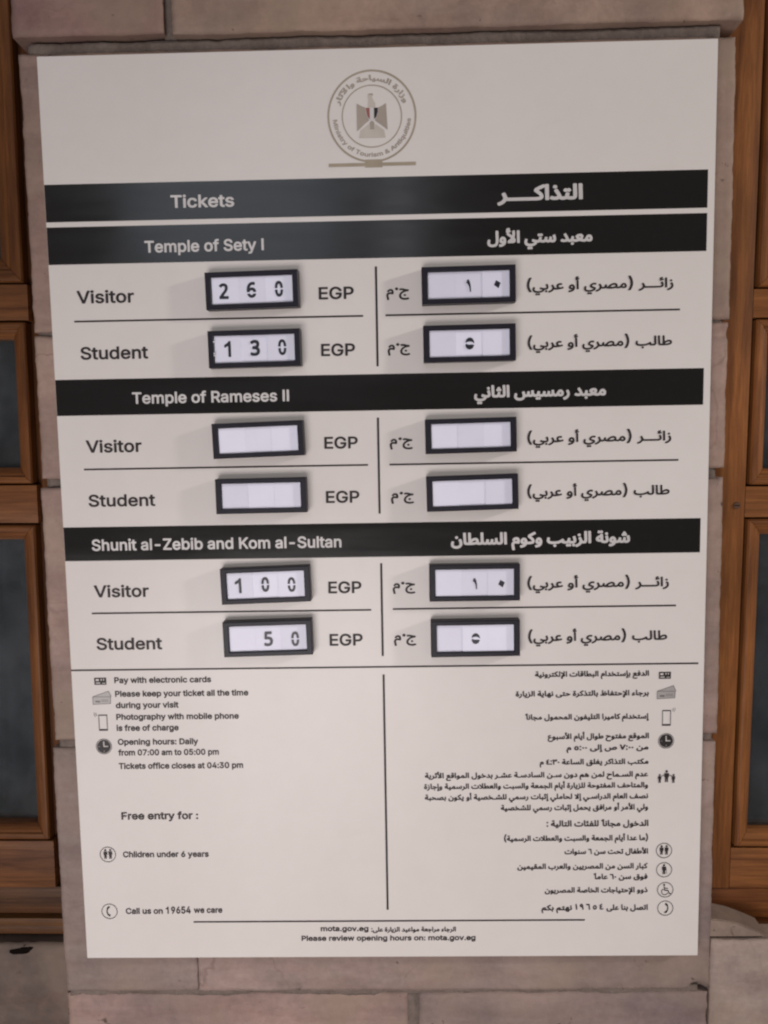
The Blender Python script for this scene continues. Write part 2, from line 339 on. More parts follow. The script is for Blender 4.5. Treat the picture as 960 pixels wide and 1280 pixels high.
# pictogram, centre x, z, mm per photo unit
ICONS = [
 ('card', -269.6, -142.4, 0.760),
 ('tickets', -268.9, -158.8, 0.760),
 ('phone', -269.0, -182.6, 0.770),
 ('clock', -269.4, -206.2, 0.760),
 ('children', -271.1, -314.1, 0.780),
 ('handset', -272.4, -372.1, 0.780),
 ('card_r', 260.7, -142.7, 0.740),
 ('tickets_r', 262.4, -159.2, 0.750),
 ('phone_r', 262.9, -183.5, 0.740),
 ('clock_r', 262.9, -205.9, 0.740),
 ('family', 263.9, -241.9, 0.750),
 ('children_r', 262.8, -313.9, 0.760),
 ('elder', 263.2, -333.2, 0.750),
 ('wheelchair', 264.6, -353.3, 0.770),
 ('handset_r', 265.0, -371.9, 0.760),
]
GLYPHS = {
'HB': {
 ' ': (188, ""),
 '-': (453, "347 262 106 263 94 244 96 180 112 168 341 168 351 174 357 185 357 244"),
 'I': (184, "132 527 58 529 46 523 40 509 40 -2 46 -14 58 -20 128 -20 138 -14 144 -2 144 509"),
 'K': (467, "456 527 364 529 352 525 146 301 143 515 134 526 122 529 58 529 45 521 40 509 40 4 46 -14 58 -20 122 -20 140 -12 144 -2 145 156 193 210 199 209 358 -14 370 -20 446 -20 464 -13 468 -2 466 9 269 286 464 496 467 515"),
 'R': (449, "268 527 58 529 41 515 40 4 42 -8 52 -18 128 -20 143 -8 145 174 152 178 234 177 340 -15 352 -20 428 -20 446 -8 445 9 343 198 392 239 419 286 429 351 420 415 395 462 364 493 322 515|270 428 305 410 320 386 324 339 311 302 293 287 264 277 146 276 146 431"),
 'S': (447, "282 530 242 535 195 534 154 525 118 511 89 491 63 465 45 436 35 406 32 371 38 330 54 297 76 271 142 232 289 186 312 170 324 153 324 124 305 95 271 76 224 69 183 74 152 89 134 106 124 142 112 155 36 156 24 151 18 136 24 101 36 68 54 41 101 1 165 -23 254 -28 295 -21 336 -5 371 17 395 42 414 71 425 106 428 148 422 183 409 212 383 244 318 282 171 329 148 345 138 359 137 389 150 412 177 430 218 438 254 436 289 422 306 406 319 371 330 359 401 358 416 365 421 377 416 412 389 466 342 506"),
 'T': (449, "425 527 29 529 13 515 12 451 24 433 165 432 173 427 173 4 182 -17 259 -20 271 -14 277 -2 277 427 282 432 418 432 429 436 437 451 437 509"),
 'Z': (438, "404 527 44 529 25 521 20 509 20 451 32 433 273 432 279 427 24 56 22 -2 32 -17 397 -20 414 -13 419 -2 419 56 409 75 158 80 413 451 417 509"),
 'a': (389, "232 401 163 402 99 383 52 348 21 295 23 283 34 273 99 254 114 260 141 295 175 309 228 305 243 295 253 277 252 251 146 235 93 222 52 200 23 166 14 142 10 107 22 50 55 7 105 -20 140 -28 187 -27 222 -18 252 -2 275 -20 340 -20 356 -5 357 254 349 307 332 342 305 371 269 391|252 159 255 136 251 113 235 89 216 75 193 67 157 66 128 75 115 89 114 119 133 136 163 146"),
 'b': (424, "125 525 50 529 38 523 33 513 33 -5 50 -20 115 -20 129 -11 133 8 162 -13 197 -25 238 -28 280 -21 315 -6 344 15 369 42 391 84 404 125 410 172 409 219 401 266 385 307 362 343 333 371 297 391 256 403 209 403 180 398 138 375 135 378 134 507|238 308 268 295 295 260 307 213 306 160 295 119 274 87 244 70 209 67 174 81 148 113 135 160 135 219 145 260 168 292 197 307"),
 'c': (396, "245 401 167 401 130 389 96 370 67 344 45 313 19 242 14 189 17 142 28 101 44 66 67 33 96 6 132 -14 167 -24 238 -26 302 -5 332 16 355 42 383 101 373 120 302 137 290 131 273 97 255 80 226 68 196 67 173 73 155 83 129 119 117 172 120 225 137 272 167 301 202 310 244 303 270 284 288 248 302 242 367 258 381 272 369 313 338 355 296 384"),
 'd': (424, "384 525 308 529 294 519 291 372 255 394 226 402 185 404 144 397 108 382 79 360 37 301 22 260 15 219 15 160 23 113 39 72 61 36 90 7 120 -12 167 -26 214 -27 255 -17 291 6 296 -11 308 -19 373 -20 389 -11 392 507|226 307 259 289 279 260 291 213 289 154 277 113 255 84 226 69 191 68 155 83 132 113 118 160 118 219 132 265 155 294 185 308"),
 'e': (404, "241 401 202 404 161 400 126 388 91 366 66 342 42 307 27 272 17 231 14 184 19 131 32 89 49 55 74 25 108 -2 144 -18 179 -26 249 -25 310 -5 359 37 385 89 382 101 373 109 302 125 291 119 274 89 255 75 226 67 196 67 154 84 127 119 120 149 373 149 389 160 391 207 386 254 376 289 358 325 338 351 308 375 279 390|226 308 249 298 266 284 285 242 120 242 137 278 161 299 191 309"),
 'f': (254, "234 545 169 549 139 542 110 528 86 507 69 478 62 451 61 404 57 400 4 399 -12 386 -14 327 -8 313 4 307 61 304 61 -2 75 -19 145 -20 156 -14 162 -2 162 304 234 308 244 315 248 327 248 380 244 392 228 399 163 401 162 427 168 445 175 451 198 454 228 448 243 456 263 521 257 535"),
 'h': (410, "121 527 50 529 38 523 33 509 34 -8 44 -18 56 -20 115 -20 132 -8 137 256 148 280 162 294 186 306 209 309 250 298 262 286 273 262 278 -8 291 -19 368 -17 377 -2 377 245 373 286 363 321 327 371 297 390 268 400 203 403 168 393 138 377 134 380 134 509"),
 'i': (167, "109 539 86 544 62 540 41 527 27 509 21 486 25 462 39 441 57 429 80 423 104 426 126 439 140 456 146 480 143 504 127 527|122 398 51 399 39 394 33 380 33 -2 38 -14 51 -20 115 -20 128 -14 134 -2 134 380"),
 'k': (381, "121 527 50 529 38 523 33 509 34 -8 50 -20 115 -20 128 -14 134 -2 134 127 150 147 280 -14 291 -20 380 -19 390 -8 390 9 228 215 374 365 379 386 362 399 274 396 138 259 134 268 134 509"),
 'l': (166, "121 527 50 529 38 523 33 509 33 -2 38 -14 50 -20 115 -20 128 -14 134 -2 134 509"),
 'm': (610, "465 404 427 406 386 398 350 381 321 355 286 388 238 405 186 402 133 375 128 392 115 399 50 399 38 393 33 374 33 4 38 -14 50 -20 115 -20 132 -8 135 256 144 280 156 295 174 306 197 310 233 302 252 274 254 -2 262 -16 274 -20 338 -20 353 -8 357 262 363 280 377 298 415 310 456 300 474 274 478 -8 486 -17 497 -20 556 -20 571 -14 577 4 577 256 571 304 558 339 533 371 503 391"),
 'n': (410, "245 404 186 399 133 373 127 392 115 399 50 399 34 386 33 -2 44 -18 115 -20 132 -8 137 256 148 280 162 294 186 306 209 309 250 298 262 286 273 262 278 -8 297 -20 362 -19 375 -8 377 251 367 309 350 345 321 375 286 395"),
 'o': (415, "245 401 167 401 130 389 96 370 67 344 45 313 19 242 14 189 17 142 28 101 44 66 67 33 96 6 132 -14 167 -24 208 -28 249 -24 285 -13 320 7 349 34 372 66 397 137 401 184 398 231 389 272 370 313 349 342 317 372 285 390|226 308 261 292 285 260 298 213 297 160 285 116 261 84 232 69 191 68 155 83 132 114 118 160 119 219 132 262 155 293 185 307"),
 'p': (424, "259 402 221 404 186 399 133 371 129 390 115 399 50 399 33 384 33 -139 34 -151 44 -161 115 -163 132 -151 137 2 174 -19 203 -26 250 -27 291 -17 327 1 355 26 377 55 394 90 407 143 410 190 405 249 390 296 368 335 338 367 303 389|238 308 268 295 294 261 307 214 306 161 295 120 274 87 244 70 209 67 174 81 148 114 134 161 135 220 146 261 168 292 197 307"),
 's': (365, "226 401 157 402 98 384 53 348 30 301 27 272 32 237 43 213 63 189 104 164 221 132 246 113 247 95 233 79 216 70 186 66 157 68 134 78 121 91 110 119 98 126 33 114 20 107 16 95 21 72 47 25 83 -5 133 -23 210 -27 274 -9 321 26 337 48 348 78 351 107 346 142 333 170 316 190 274 216 157 248 131 266 129 284 136 295 157 308 180 312 210 310 227 302 252 266 263 258 327 270 340 278 344 289 339 308 310 357 274 385"),
 't': (227, "137 488 63 491 51 486 45 470 45 405 41 399 4 399 -8 393 -13 382 -13 323 -2 309 44 305 45 82 61 29 81 5 110 -14 145 -23 192 -23 222 -16 231 -6 233 5 216 68 204 73 157 71 148 82 146 299 151 307 216 311 223 323 224 382 210 398 150 399 146 405 145 476"),
 'u': (410, "363 398 291 399 277 387 274 128 265 104 250 87 227 74 203 70 161 81 144 98 137 116 132 387 115 399 50 399 38 393 33 381 35 104 56 41 97 -2 133 -18 174 -25 227 -19 274 4 283 -13 297 -20 362 -19 374 -11 377 381"),
 'y': (389, "385 394 368 399 303 399 291 394 197 139 192 140 98 394 86 399 15 399 -1 388 -1 370 141 0 124 -47 110 -65 92 -70 56 -66 44 -75 28 -136 30 -147 39 -156 92 -165 139 -157 176 -136 206 -100 389 370 391 382"),
},
'HA': {
 ' ': (154, ""),
 'ـ': (160, "175 71 -2 70 -19 53 -25 -11 -16 -23 -2 -29 180 -26 207 -5 216 24 203 56"),
 'ﺍ': (141, "105 445 93 449 40 449 23 440 17 427 29 -2 38 -20 52 -26 111 -25 123 -16 128 -2 117 421"),
 'ﺎ': (172, "100 448 40 449 24 442 18 430 32 65 46 21 76 -9 117 -24 181 -28 199 -23 217 -8 227 12 228 30 222 48 205 65 140 75 133 83 117 424 111 440"),
 'ﺐ': (648, "44 225 21 223 9 208 -7 131 -6 78 7 43 27 16 56 -6 92 -21 192 -37 315 -34 421 -15 509 19 539 -4 568 -18 651 -29 680 -20 701 8 703 31 692 56 668 70 603 78 598 84 606 114 602 131 545 165 528 161 492 127 456 106 368 74 245 62 174 65 127 74 104 87 94 108 94 137 105 190 102 202 89 214|297 -45 256 -42 235 -57 223 -75 219 -92 222 -116 234 -133 251 -146 268 -151 292 -148 315 -133 326 -116 329 -92 325 -75 313 -57"),
 'ﺑ': (159, "113 261 92 264 39 244 27 231 26 214 56 120 58 84 50 76 -2 70 -15 61 -26 -4 -20 -19 -8 -28 62 -24 92 -12 121 8 145 43 155 84 153 137 132 225|86 -33 45 -30 24 -45 12 -63 8 -80 11 -104 23 -122 39 -134 56 -139 80 -137 98 -127 112 -110 118 -92 116 -69 103 -46"),
 'ﺒ': (203, "113 190 92 194 72 184 43 78 -2 70 -15 61 -26 -4 -14 -25 3 -29 50 -25 103 -5 145 -23 209 -29 233 -21 251 -4 259 25 250 51 227 69 156 78 153 96 164 167 150 182|123 -33 103 -29 80 -33 62 -44 49 -63 45 -80 49 -104 60 -122 80 -135 103 -139 121 -135 141 -122 152 -104 156 -80 152 -63 140 -45"),
 'ﺔ': (288, "210 453 174 457 145 441 115 458 80 453 62 439 51 418 50 395 56 377 74 357 98 349 121 350 145 365 174 349 209 353 231 371 241 400 234 430|224 330 156 330 141 312 141 283 82 259 39 230 17 206 1 177 -7 148 -6 112 14 71 56 40 109 27 168 27 192 0 221 -18 262 -28 304 -27 323 -17 338 0 342 36 321 65 268 74 256 83 250 112 241 306 237 318|145 179 149 130 145 126 95 136 92 144 104 160"),
 'ﺘ': (221, "170 312 145 312 115 298 86 313 50 307 33 291 23 271 22 248 29 230 45 213 68 204 92 205 115 218 150 203 186 210 209 236 213 265 199 295|133 189 103 194 83 183 64 100 50 77 -2 70 -16 59 -26 -5 -14 -25 3 -29 56 -26 109 -5 156 -24 227 -29 250 -21 268 -5 276 12 276 30 261 59 239 71 168 77 164 95 176 165 162 182"),
 'ﺜ': (221, "132 377 103 377 80 363 66 342 63 312 42 300 27 281 22 259 27 236 39 219 56 207 86 203 115 218 145 204 168 204 192 214 209 236 213 259 207 283 193 300 173 312 172 336 159 359|133 189 103 194 83 183 64 100 50 77 -2 70 -16 59 -26 -5 -14 -25 3 -29 56 -26 109 -5 156 -24 227 -29 250 -21 268 -5 276 12 276 30 261 59 239 71 168 77 164 95 176 165 162 182"),
 'ﺪ': (315, "185 300 159 301 113 270 104 253 107 241 174 123 182 100 177 82 154 73 112 72 54 92 36 92 23 82 -1 41 -4 18 7 5 36 -12 95 -28 177 -25 207 -16 236 0 259 -16 289 -26 318 -29 342 -23 368 6 371 23 365 46 348 65 307 74 298 82 247 200"),
 'ﺬ': (315, "154 412 136 416 112 413 95 403 80 382 75 365 79 341 90 323 107 311 124 306 148 309 165 318 180 335 185 353 184 376 171 399|185 300 159 301 113 270 104 253 107 241 174 123 182 100 177 82 154 73 112 72 54 92 36 92 23 82 -1 41 -4 18 7 5 36 -12 95 -28 177 -25 207 -16 236 0 259 -16 289 -26 318 -29 342 -23 368 6 371 23 365 46 348 65 307 74 298 82 247 200"),
 'ﺭ': (218, "143 226 129 226 83 203 68 185 68 173 97 114 107 79 106 44 92 8 51 -33 -27 -68 -38 -80 -40 -98 -22 -145 -6 -161 12 -161 47 -148 113 -109 161 -62 191 -9 204 49 200 108 174 185 159 214"),
 'ﺮ': (235, "147 225 130 226 83 203 67 184 68 172 106 82 107 48 94 13 53 -31 -29 -71 -38 -81 -40 -99 -22 -146 -6 -162 6 -163 42 -151 106 -115 151 -75 189 -21 224 -29 253 -26 277 -11 288 7 289 36 277 58 259 69 224 74 213 84 174 184 159 213"),
 'ﺰ': (235, "120 348 100 354 77 350 47 324 42 307 43 284 53 264 71 249 89 244 112 245 130 254 145 272 151 289 150 313 136 336|147 225 130 226 83 203 67 184 68 172 106 82 107 48 94 13 53 -31 -29 -71 -38 -81 -40 -99 -22 -146 -6 -162 6 -163 42 -151 106 -115 151 -75 189 -21 224 -29 253 -26 277 -11 288 7 289 36 277 58 259 69 224 74 213 84 174 184 159 213"),
 'ﺲ': (752, "691 225 674 231 627 227 609 215 605 201 612 89 607 78 592 72 562 73 554 78 565 160 557 178 545 184 492 193 474 184 452 89 445 75 433 72 409 74 400 84 373 178 362 190 345 194 286 177 275 154 298 60 299 -5 292 -23 274 -42 221 -61 156 -60 127 -50 109 -38 95 -16 92 7 111 84 109 97 92 113 51 129 33 128 18 113 -5 36 -8 -11 2 -58 33 -105 80 -140 139 -159 204 -163 274 -152 327 -127 368 -85 398 -26 451 -27 504 -9 539 -25 592 -28 633 -19 668 1 715 -24 751 -29 774 -25 803 1 806 36 786 64 733 75 721 85 709 125 700 207"),
 'ﺳ': (465, "420 259 398 264 345 244 332 230 332 212 363 112 364 89 356 75 327 72 306 77 316 159 309 177 298 184 245 193 231 189 221 177 198 77 180 72 150 74 146 89 159 148 154 165 139 176 80 188 64 171 35 77 -2 70 -16 59 -26 0 -22 -17 -8 -28 27 -28 62 -21 92 -5 127 -23 174 -29 221 -23 256 -9 292 -25 339 -29 377 -23 409 -8 432 12 447 36 461 95 449 183 431 242"),
 'ﺴ': (504, "431 230 374 226 359 212 364 89 358 77 345 72 306 77 316 159 313 171 300 183 245 193 227 185 201 83 192 73 168 72 146 77 159 148 154 165 145 174 98 187 74 185 64 171 35 77 -2 70 -16 59 -26 0 -22 -17 -8 -28 27 -28 62 -21 92 -5 127 -23 174 -29 221 -23 256 -10 292 -25 339 -29 380 -21 421 1 445 -15 474 -26 509 -29 533 -21 557 6 556 42 533 67 486 75 474 83 462 118 451 212 443 224"),
 'ﺷ': (465, "268 406 245 407 220 395 203 371 200 342 180 330 166 312 160 295 162 271 174 250 192 237 227 233 256 248 280 234 303 232 327 242 346 265 351 289 345 312 330 330 310 342 309 365 298 388|420 259 398 264 345 244 332 230 332 212 363 112 364 89 356 75 327 72 306 77 316 159 309 177 298 184 245 193 231 189 221 177 198 77 180 72 150 74 146 89 159 148 154 165 139 176 80 188 64 171 35 77 -2 70 -16 59 -26 0 -22 -17 -8 -28 27 -28 62 -21 92 -5 127 -23 174 -29 221 -23 256 -9 292 -25 339 -29 377 -23 409 -8 432 12 447 36 461 95 449 183 431 242"),
 'ﻄ': (421, "101 448 39 449 26 442 19 430 29 83 21 72 -2 70 -16 59 -26 0 -20 -19 -2 -29 162 -27 239 -19 303 -3 345 -18 398 -28 433 -28 456 -17 475 12 473 42 450 67 392 77 401 118 395 159 377 195 345 224 298 242 239 242 192 227 127 191 118 424 115 436|280 143 298 132 303 118 300 106 286 94 221 77 156 72 150 76 186 109 221 132 250 143"),
 'ﻌ': (309, "210 265 156 269 109 261 56 237 21 206 6 177 13 142 27 116 66 83 62 77 -2 70 -14 62 -26 0 -16 -23 -2 -29 56 -25 156 4 227 -20 309 -29 335 -23 355 -5 363 12 364 30 358 48 345 63 323 71 252 77 283 136 288 165 286 195 262 237 239 254|180 167 190 159 188 153 174 131 162 124 125 159 129 165 145 168"),
 'ﻛ': (244, "243 442 221 443 92 378 33 342 3 312 -9 271 -4 242 106 142 129 112 138 89 133 81 109 75 -8 67 -19 53 -26 0 -25 -11 -14 -25 -2 -29 68 -29 139 -21 192 2 222 36 234 89 220 148 180 206 112 271 127 285 271 359 275 383 254 430"),
 'ﻝ': (412, "370 448 309 449 297 442 289 431 299 66 290 1 268 -38 239 -56 204 -62 156 -60 121 -47 101 -28 93 -5 95 31 111 84 108 101 98 111 45 130 27 125 18 113 -6 31 -4 -40 6 -69 25 -99 50 -122 80 -141 121 -156 168 -163 221 -161 262 -153 298 -138 327 -118 351 -93 372 -58 393 7 400 95 389 425 381 442"),
 'ﻟ': (154, "115 448 50 448 33 430 43 83 39 75 -2 70 -17 59 -26 -5 -20 -19 -8 -28 50 -25 92 -11 121 14 139 53 144 118 132 424 127 439"),
 'ﻠ': (178, "117 448 56 449 41 442 34 430 43 83 39 75 -2 70 -17 59 -26 -5 -20 -19 -8 -28 56 -24 103 -4 139 -24 186 -28 215 -15 232 12 232 36 218 59 198 70 162 76 148 95 134 424 131 436"),
 'ﻡ': (287, "196 247 145 252 92 235 49 200 17 147 21 123 67 94 36 76 13 53 -6 18 -13 -18 -11 -88 5 -182 19 -241 39 -258 98 -246 114 -230 88 -65 87 -30 96 -6 115 5 145 8 245 -9 262 2 281 41 289 100 274 170 244 218 221 235|168 148 186 126 191 112 186 107 102 106 115 129 133 146 151 152"),
 'ﻣ': (311, "202 236 168 237 139 230 115 216 93 195 28 83 -16 59 -26 -5 -16 -23 -2 -29 39 -25 92 1 145 -20 203 -25 245 -13 274 10 290 36 299 65 301 106 294 142 277 177 256 204 231 224|180 137 194 124 206 100 206 83 198 76 168 77 139 89 162 129"),
 'ﻥ': (406, "204 320 180 318 162 309 147 291 142 273 143 249 152 232 168 218 186 211 209 211 227 219 245 238 251 255 250 279 242 296 227 311|336 214 321 212 274 188 263 173 264 155 296 73 302 20 294 -9 283 -27 263 -45 239 -55 204 -61 162 -60 133 -52 110 -39 97 -21 92 2 97 38 111 85 107 102 98 111 51 129 33 128 22 120 -2 49 -8 -15 6 -68 39 -113 68 -134 109 -152 156 -161 209 -162 251 -156 292 -143 327 -122 354 -98 375 -68 393 -27 401 14 402 55 394 102 374 161 354 202"),
 'ﻧ': (159, "92 383 68 385 50 379 33 365 23 348 21 324 25 306 39 289 56 278 80 275 98 279 115 291 128 312 131 336 126 353 112 371|115 259 92 264 39 244 27 230 27 212 55 124 58 89 50 76 -2 70 -16 59 -26 -5 -20 -19 -8 -28 45 -26 92 -12 126 12 144 42 155 83 153 136 134 218"),
 'ﻭ': (265, "172 220 127 225 86 212 49 179 23 132 12 67 24 20 57 -13 119 -33 80 -50 15 -63 2 -74 -2 -92 10 -145 27 -161 104 -149 168 -121 215 -80 245 -28 258 49 249 126 220 185 198 206|139 123 153 102 159 73 145 68 115 71 111 85 117 108 127 123"),
 'ﻮ': (280, "172 220 127 225 86 212 48 179 22 132 12 73 23 26 57 -9 119 -33 80 -50 15 -63 2 -74 -2 -92 10 -145 27 -161 92 -152 157 -128 209 -87 245 -30 304 -24 321 -12 333 8 335 32 324 55 304 69 259 73 250 126 233 168 209 198|139 123 155 96 157 72 112 79 120 114 127 122"),
 'ﻲ': (436, "63 124 33 128 16 107 -7 24 -2 -46 17 -87 51 -121 86 -142 145 -161 245 -162 304 -150 360 -128 415 -87 433 -61 445 -28 474 -15 491 13 488 42 468 66 404 78 304 111 286 112 269 95 257 30 268 16 341 -11 345 -17 341 -23 309 -44 262 -59 204 -63 151 -57 115 -41 98 -23 93 19 110 95 98 111|258 -170 221 -165 198 -180 174 -166 132 -170 115 -181 101 -205 100 -228 105 -246 121 -264 145 -275 168 -274 198 -260 227 -275 261 -270 285 -246 291 -217 280 -188"),
 'ﻴ': (221, "135 188 103 194 89 188 80 177 56 83 45 75 -2 70 -16 59 -26 -6 -14 -25 -2 -29 62 -26 109 -5 156 -25 227 -29 250 -21 267 -6 276 12 276 30 262 59 239 71 180 74 164 83 176 165 162 182|171 -35 139 -31 109 -48 80 -32 45 -36 27 -49 15 -70 13 -94 19 -112 39 -133 62 -141 86 -138 109 -124 139 -140 174 -135 198 -112 204 -82 193 -53"),
 'ﻷ': (345, "99 539 59 542 23 532 -3 509 -17 474 -10 427 -18 409 -9 368 0 356 22 350 -1 315 2 292 160 168 117 121 46 62 42 50 44 -8 52 -20 65 -26 212 -26 253 -21 282 -9 306 9 323 37 332 68 331 98 323 127 284 186 300 245 307 298 306 362 297 433 288 445 271 449 218 443 200 430 196 415 207 321 200 264 73 362 135 386 149 403 138 450 114 468 122 521 113 533|229 96 236 80 218 75 215 80"),
},
'M': {
 'E': (419, "386 522 371 528 59 528 43 516 41 -1 53 -18 376 -19 393 -7 394 57 382 75 153 76 144 81 147 209 359 210 371 217 374 234 374 287 369 299 359 304 147 305 144 428 153 433 379 434 391 452 391 510"),
 'G': (520, "294 533 245 534 198 526 151 507 110 478 79 445 50 398 33 351 23 292 22 233 29 174 46 121 76 68 110 31 151 2 198 -17 251 -25 298 -24 345 -15 386 2 421 26 450 57 474 94 490 139 496 180 497 257 486 273 280 275 268 268 264 257 264 198 269 186 280 180 392 180 383 139 357 104 333 87 304 76 239 75 186 98 147 145 134 174 125 215 127 309 152 374 174 401 198 419 245 435 304 432 333 420 357 401 398 333 474 330 492 342 489 368 474 409 453 445 427 474 368 513"),
 'P': (445, "291 522 247 527 59 528 43 516 41 -1 53 -18 129 -18 142 -7 147 167 265 168 318 180 353 198 376 216 412 268 423 305 428 346 424 387 412 428 394 459 365 489 329 510|271 429 303 410 321 381 325 334 311 293 292 275 265 264 147 261 147 433"),
 'S': (447, "271 531 190 532 119 510 90 491 65 466 47 437 37 407 33 372 39 331 55 297 77 272 143 233 290 186 313 171 324 154 325 125 307 96 272 75 225 68 184 73 149 90 133 107 122 143 113 153 37 156 24 149 19 137 26 96 55 41 102 1 166 -23 255 -26 296 -19 336 -4 372 19 395 43 413 72 424 107 427 149 421 184 403 219 378 246 319 281 172 328 149 343 136 360 136 390 149 413 178 432 219 439 260 435 290 423 307 406 319 372 331 360 402 359 416 366 420 378 413 419 384 470 337 508"),
 'V': (480, "476 522 462 528 392 527 377 516 244 130 239 127 102 516 92 526 80 528 15 528 -1 516 0 499 186 -6 197 -18 280 -19 295 -7 480 499 482 510"),
 'd': (424, "380 526 309 528 295 520 292 372 256 392 227 401 186 403 145 396 109 381 82 361 56 333 38 302 24 261 17 220 16 161 24 114 39 73 62 36 90 8 121 -11 168 -25 215 -26 256 -15 292 9 296 -10 309 -19 374 -19 388 -10 391 508|227 308 260 290 280 261 291 214 290 155 278 114 257 85 227 68 192 67 156 81 130 114 117 161 117 220 132 267 156 296 186 309"),
 'e': (404, "227 402 192 403 150 396 115 381 79 355 50 320 32 285 16 202 24 114 39 76 59 43 86 16 121 -7 156 -21 197 -27 262 -22 321 3 363 43 379 73 383 96 373 108 303 124 292 118 276 90 256 75 227 66 192 67 162 77 139 96 123 126 119 149 374 151 384 155 390 167 383 261 372 296 352 332 327 360 297 380 262 395|227 309 250 299 266 285 286 243 119 243 137 279 162 301 192 310"),
 'i': (167, "103 540 81 543 58 537 37 522 26 505 22 481 28 457 42 440 63 427 87 424 111 430 128 442 142 463 145 487 139 510 124 528|127 393 116 398 52 398 39 393 34 381 34 -1 39 -13 52 -19 116 -19 127 -13 133 -1 133 381"),
 'n': (410, "269 399 228 403 192 400 163 390 134 372 128 389 116 398 51 398 35 387 34 -1 45 -18 116 -19 131 -7 135 252 144 275 158 293 181 305 204 310 228 308 251 299 263 287 274 263 278 -7 287 -16 298 -19 357 -19 375 -7 376 240 369 299 355 334 333 363 304 385"),
 'o': (415, "230 402 192 403 150 396 115 381 86 361 59 332 39 299 24 261 17 220 20 132 33 90 51 55 75 26 109 -1 145 -18 180 -26 221 -27 262 -20 297 -6 328 14 356 43 377 79 398 155 400 202 394 249 380 290 362 324 336 355 304 379 274 393|227 309 262 292 285 261 299 214 298 161 285 114 262 84 233 68 192 67 156 81 131 114 117 161 117 214 130 261 156 295 186 309"),
 'r': (259, "255 399 228 403 187 401 134 377 125 393 116 398 51 398 35 387 34 -1 45 -18 116 -19 131 -7 135 257 151 285 175 301 204 307 245 303 258 310 262 322 262 381"),
 's': (365, "211 402 146 400 93 381 50 343 30 296 28 261 35 232 48 208 69 185 117 160 224 132 247 114 248 96 235 79 217 69 187 65 158 67 134 77 121 90 111 115 99 125 22 108 17 96 21 73 47 26 87 -6 140 -24 217 -25 275 -7 324 32 340 57 348 85 349 120 343 149 311 193 261 220 152 249 129 267 129 285 136 296 158 309 181 313 211 311 228 303 252 267 264 259 328 271 339 279 343 290 336 314 305 361 264 389"),
 't': (227, "133 489 64 490 50 483 45 400 5 398 -10 389 -12 324 -1 310 45 306 46 83 61 30 82 5 111 -13 146 -22 193 -22 223 -15 231 -5 231 6 217 65 205 72 158 70 146 83 145 306 205 308 217 313 223 324 223 383 217 393 205 398 145 400 145 471"),
 'u': (410, "370 394 357 398 292 398 279 388 273 123 251 86 228 73 204 69 181 71 158 82 145 95 136 117 131 388 122 396 110 398 51 398 36 388 36 105 54 46 92 3 134 -17 175 -24 228 -18 275 6 284 -12 292 -18 357 -19 371 -12 376 -1 376 376"),
},
'MA': {
 ' ': (154, ""),
 '(': (273, "239 557 171 556 156 539 130 486 104 415 85 339 74 263 74 151 94 51 140 -67 163 -108 177 -114 242 -113 254 -96 190 68 175 133 169 198 174 274 191 363 218 451 253 533 250 551"),
 ')': (273, "99 557 31 556 19 539 78 380 96 298 104 221 100 151 85 74 59 -2 20 -90 24 -108 37 -114 102 -113 113 -103 150 -32 172 27 199 151 200 251 180 374 141 492 113 546"),
 '·': (196, "120 302 93 305 70 299 51 284 39 267 34 243 38 219 52 198 75 182 99 178 122 183 146 200 158 219 162 243 157 267 140 290"),
 'ـ': (160, "181 61 0 62 -12 50 -17 -9 0 -21 176 -19 198 -3 208 20 200 48"),
 'ﺃ': (139, "99 570 65 575 36 570 12 556 -5 535 -11 500 -3 464 -11 447 -3 411 6 401 36 403 124 431 138 441 140 453 124 494 112 498 71 487 58 500 59 507 94 505 106 514 113 553 109 564|90 400 41 400 30 394 25 382 35 0 40 -12 53 -18 106 -17 119 0 109 382 104 394"),
 'ﺋ': (159, "91 461 64 462 35 453 17 441 3 420 -3 385 7 356 -3 332 6 297 17 287 123 315 141 322 148 332 138 373 129 383 117 385 82 373 67 385 65 391 70 395 100 392 115 403 121 444 111 456|106 256 94 256 47 239 34 226 63 126 66 85 61 73 53 68 0 62 -9 56 -18 -3 -6 -20 47 -17 88 -5 117 15 137 44 147 85 145 138 123 225 113 250"),
 'ﺍ': (141, "94 441 36 440 25 423 37 0 42 -13 54 -18 107 -17 116 -12 121 0 109 423 104 435"),
 'ﺎ': (172, "102 438 42 441 31 436 25 426 41 61 56 20 84 -4 125 -18 184 -20 213 0 219 32 201 58 136 68 126 79 109 426"),
 'ﺐ': (648, "49 216 29 218 17 204 1 133 2 80 12 51 33 22 59 2 94 -13 194 -30 317 -26 423 -6 517 30 535 8 564 -8 606 -18 653 -21 676 -12 693 10 692 39 676 58 612 67 593 75 590 80 598 116 595 128 547 157 535 155 498 122 459 98 364 65 241 54 170 58 123 67 99 80 86 104 85 128 95 198 82 207|281 -49 264 -49 247 -57 233 -72 227 -90 235 -122 264 -142 282 -142 300 -136 315 -120 321 -102 320 -84 312 -67"),
 'ﺑ': (159, "112 251 94 256 47 239 34 228 34 216 63 128 66 86 63 75 53 68 6 64 -8 57 -18 -2 -6 -20 47 -17 88 -5 118 16 137 45 146 81 146 128 131 198|70 -37 53 -38 35 -46 22 -61 16 -78 17 -96 26 -114 41 -126 58 -131 76 -129 94 -120 110 -90 109 -72 100 -55"),
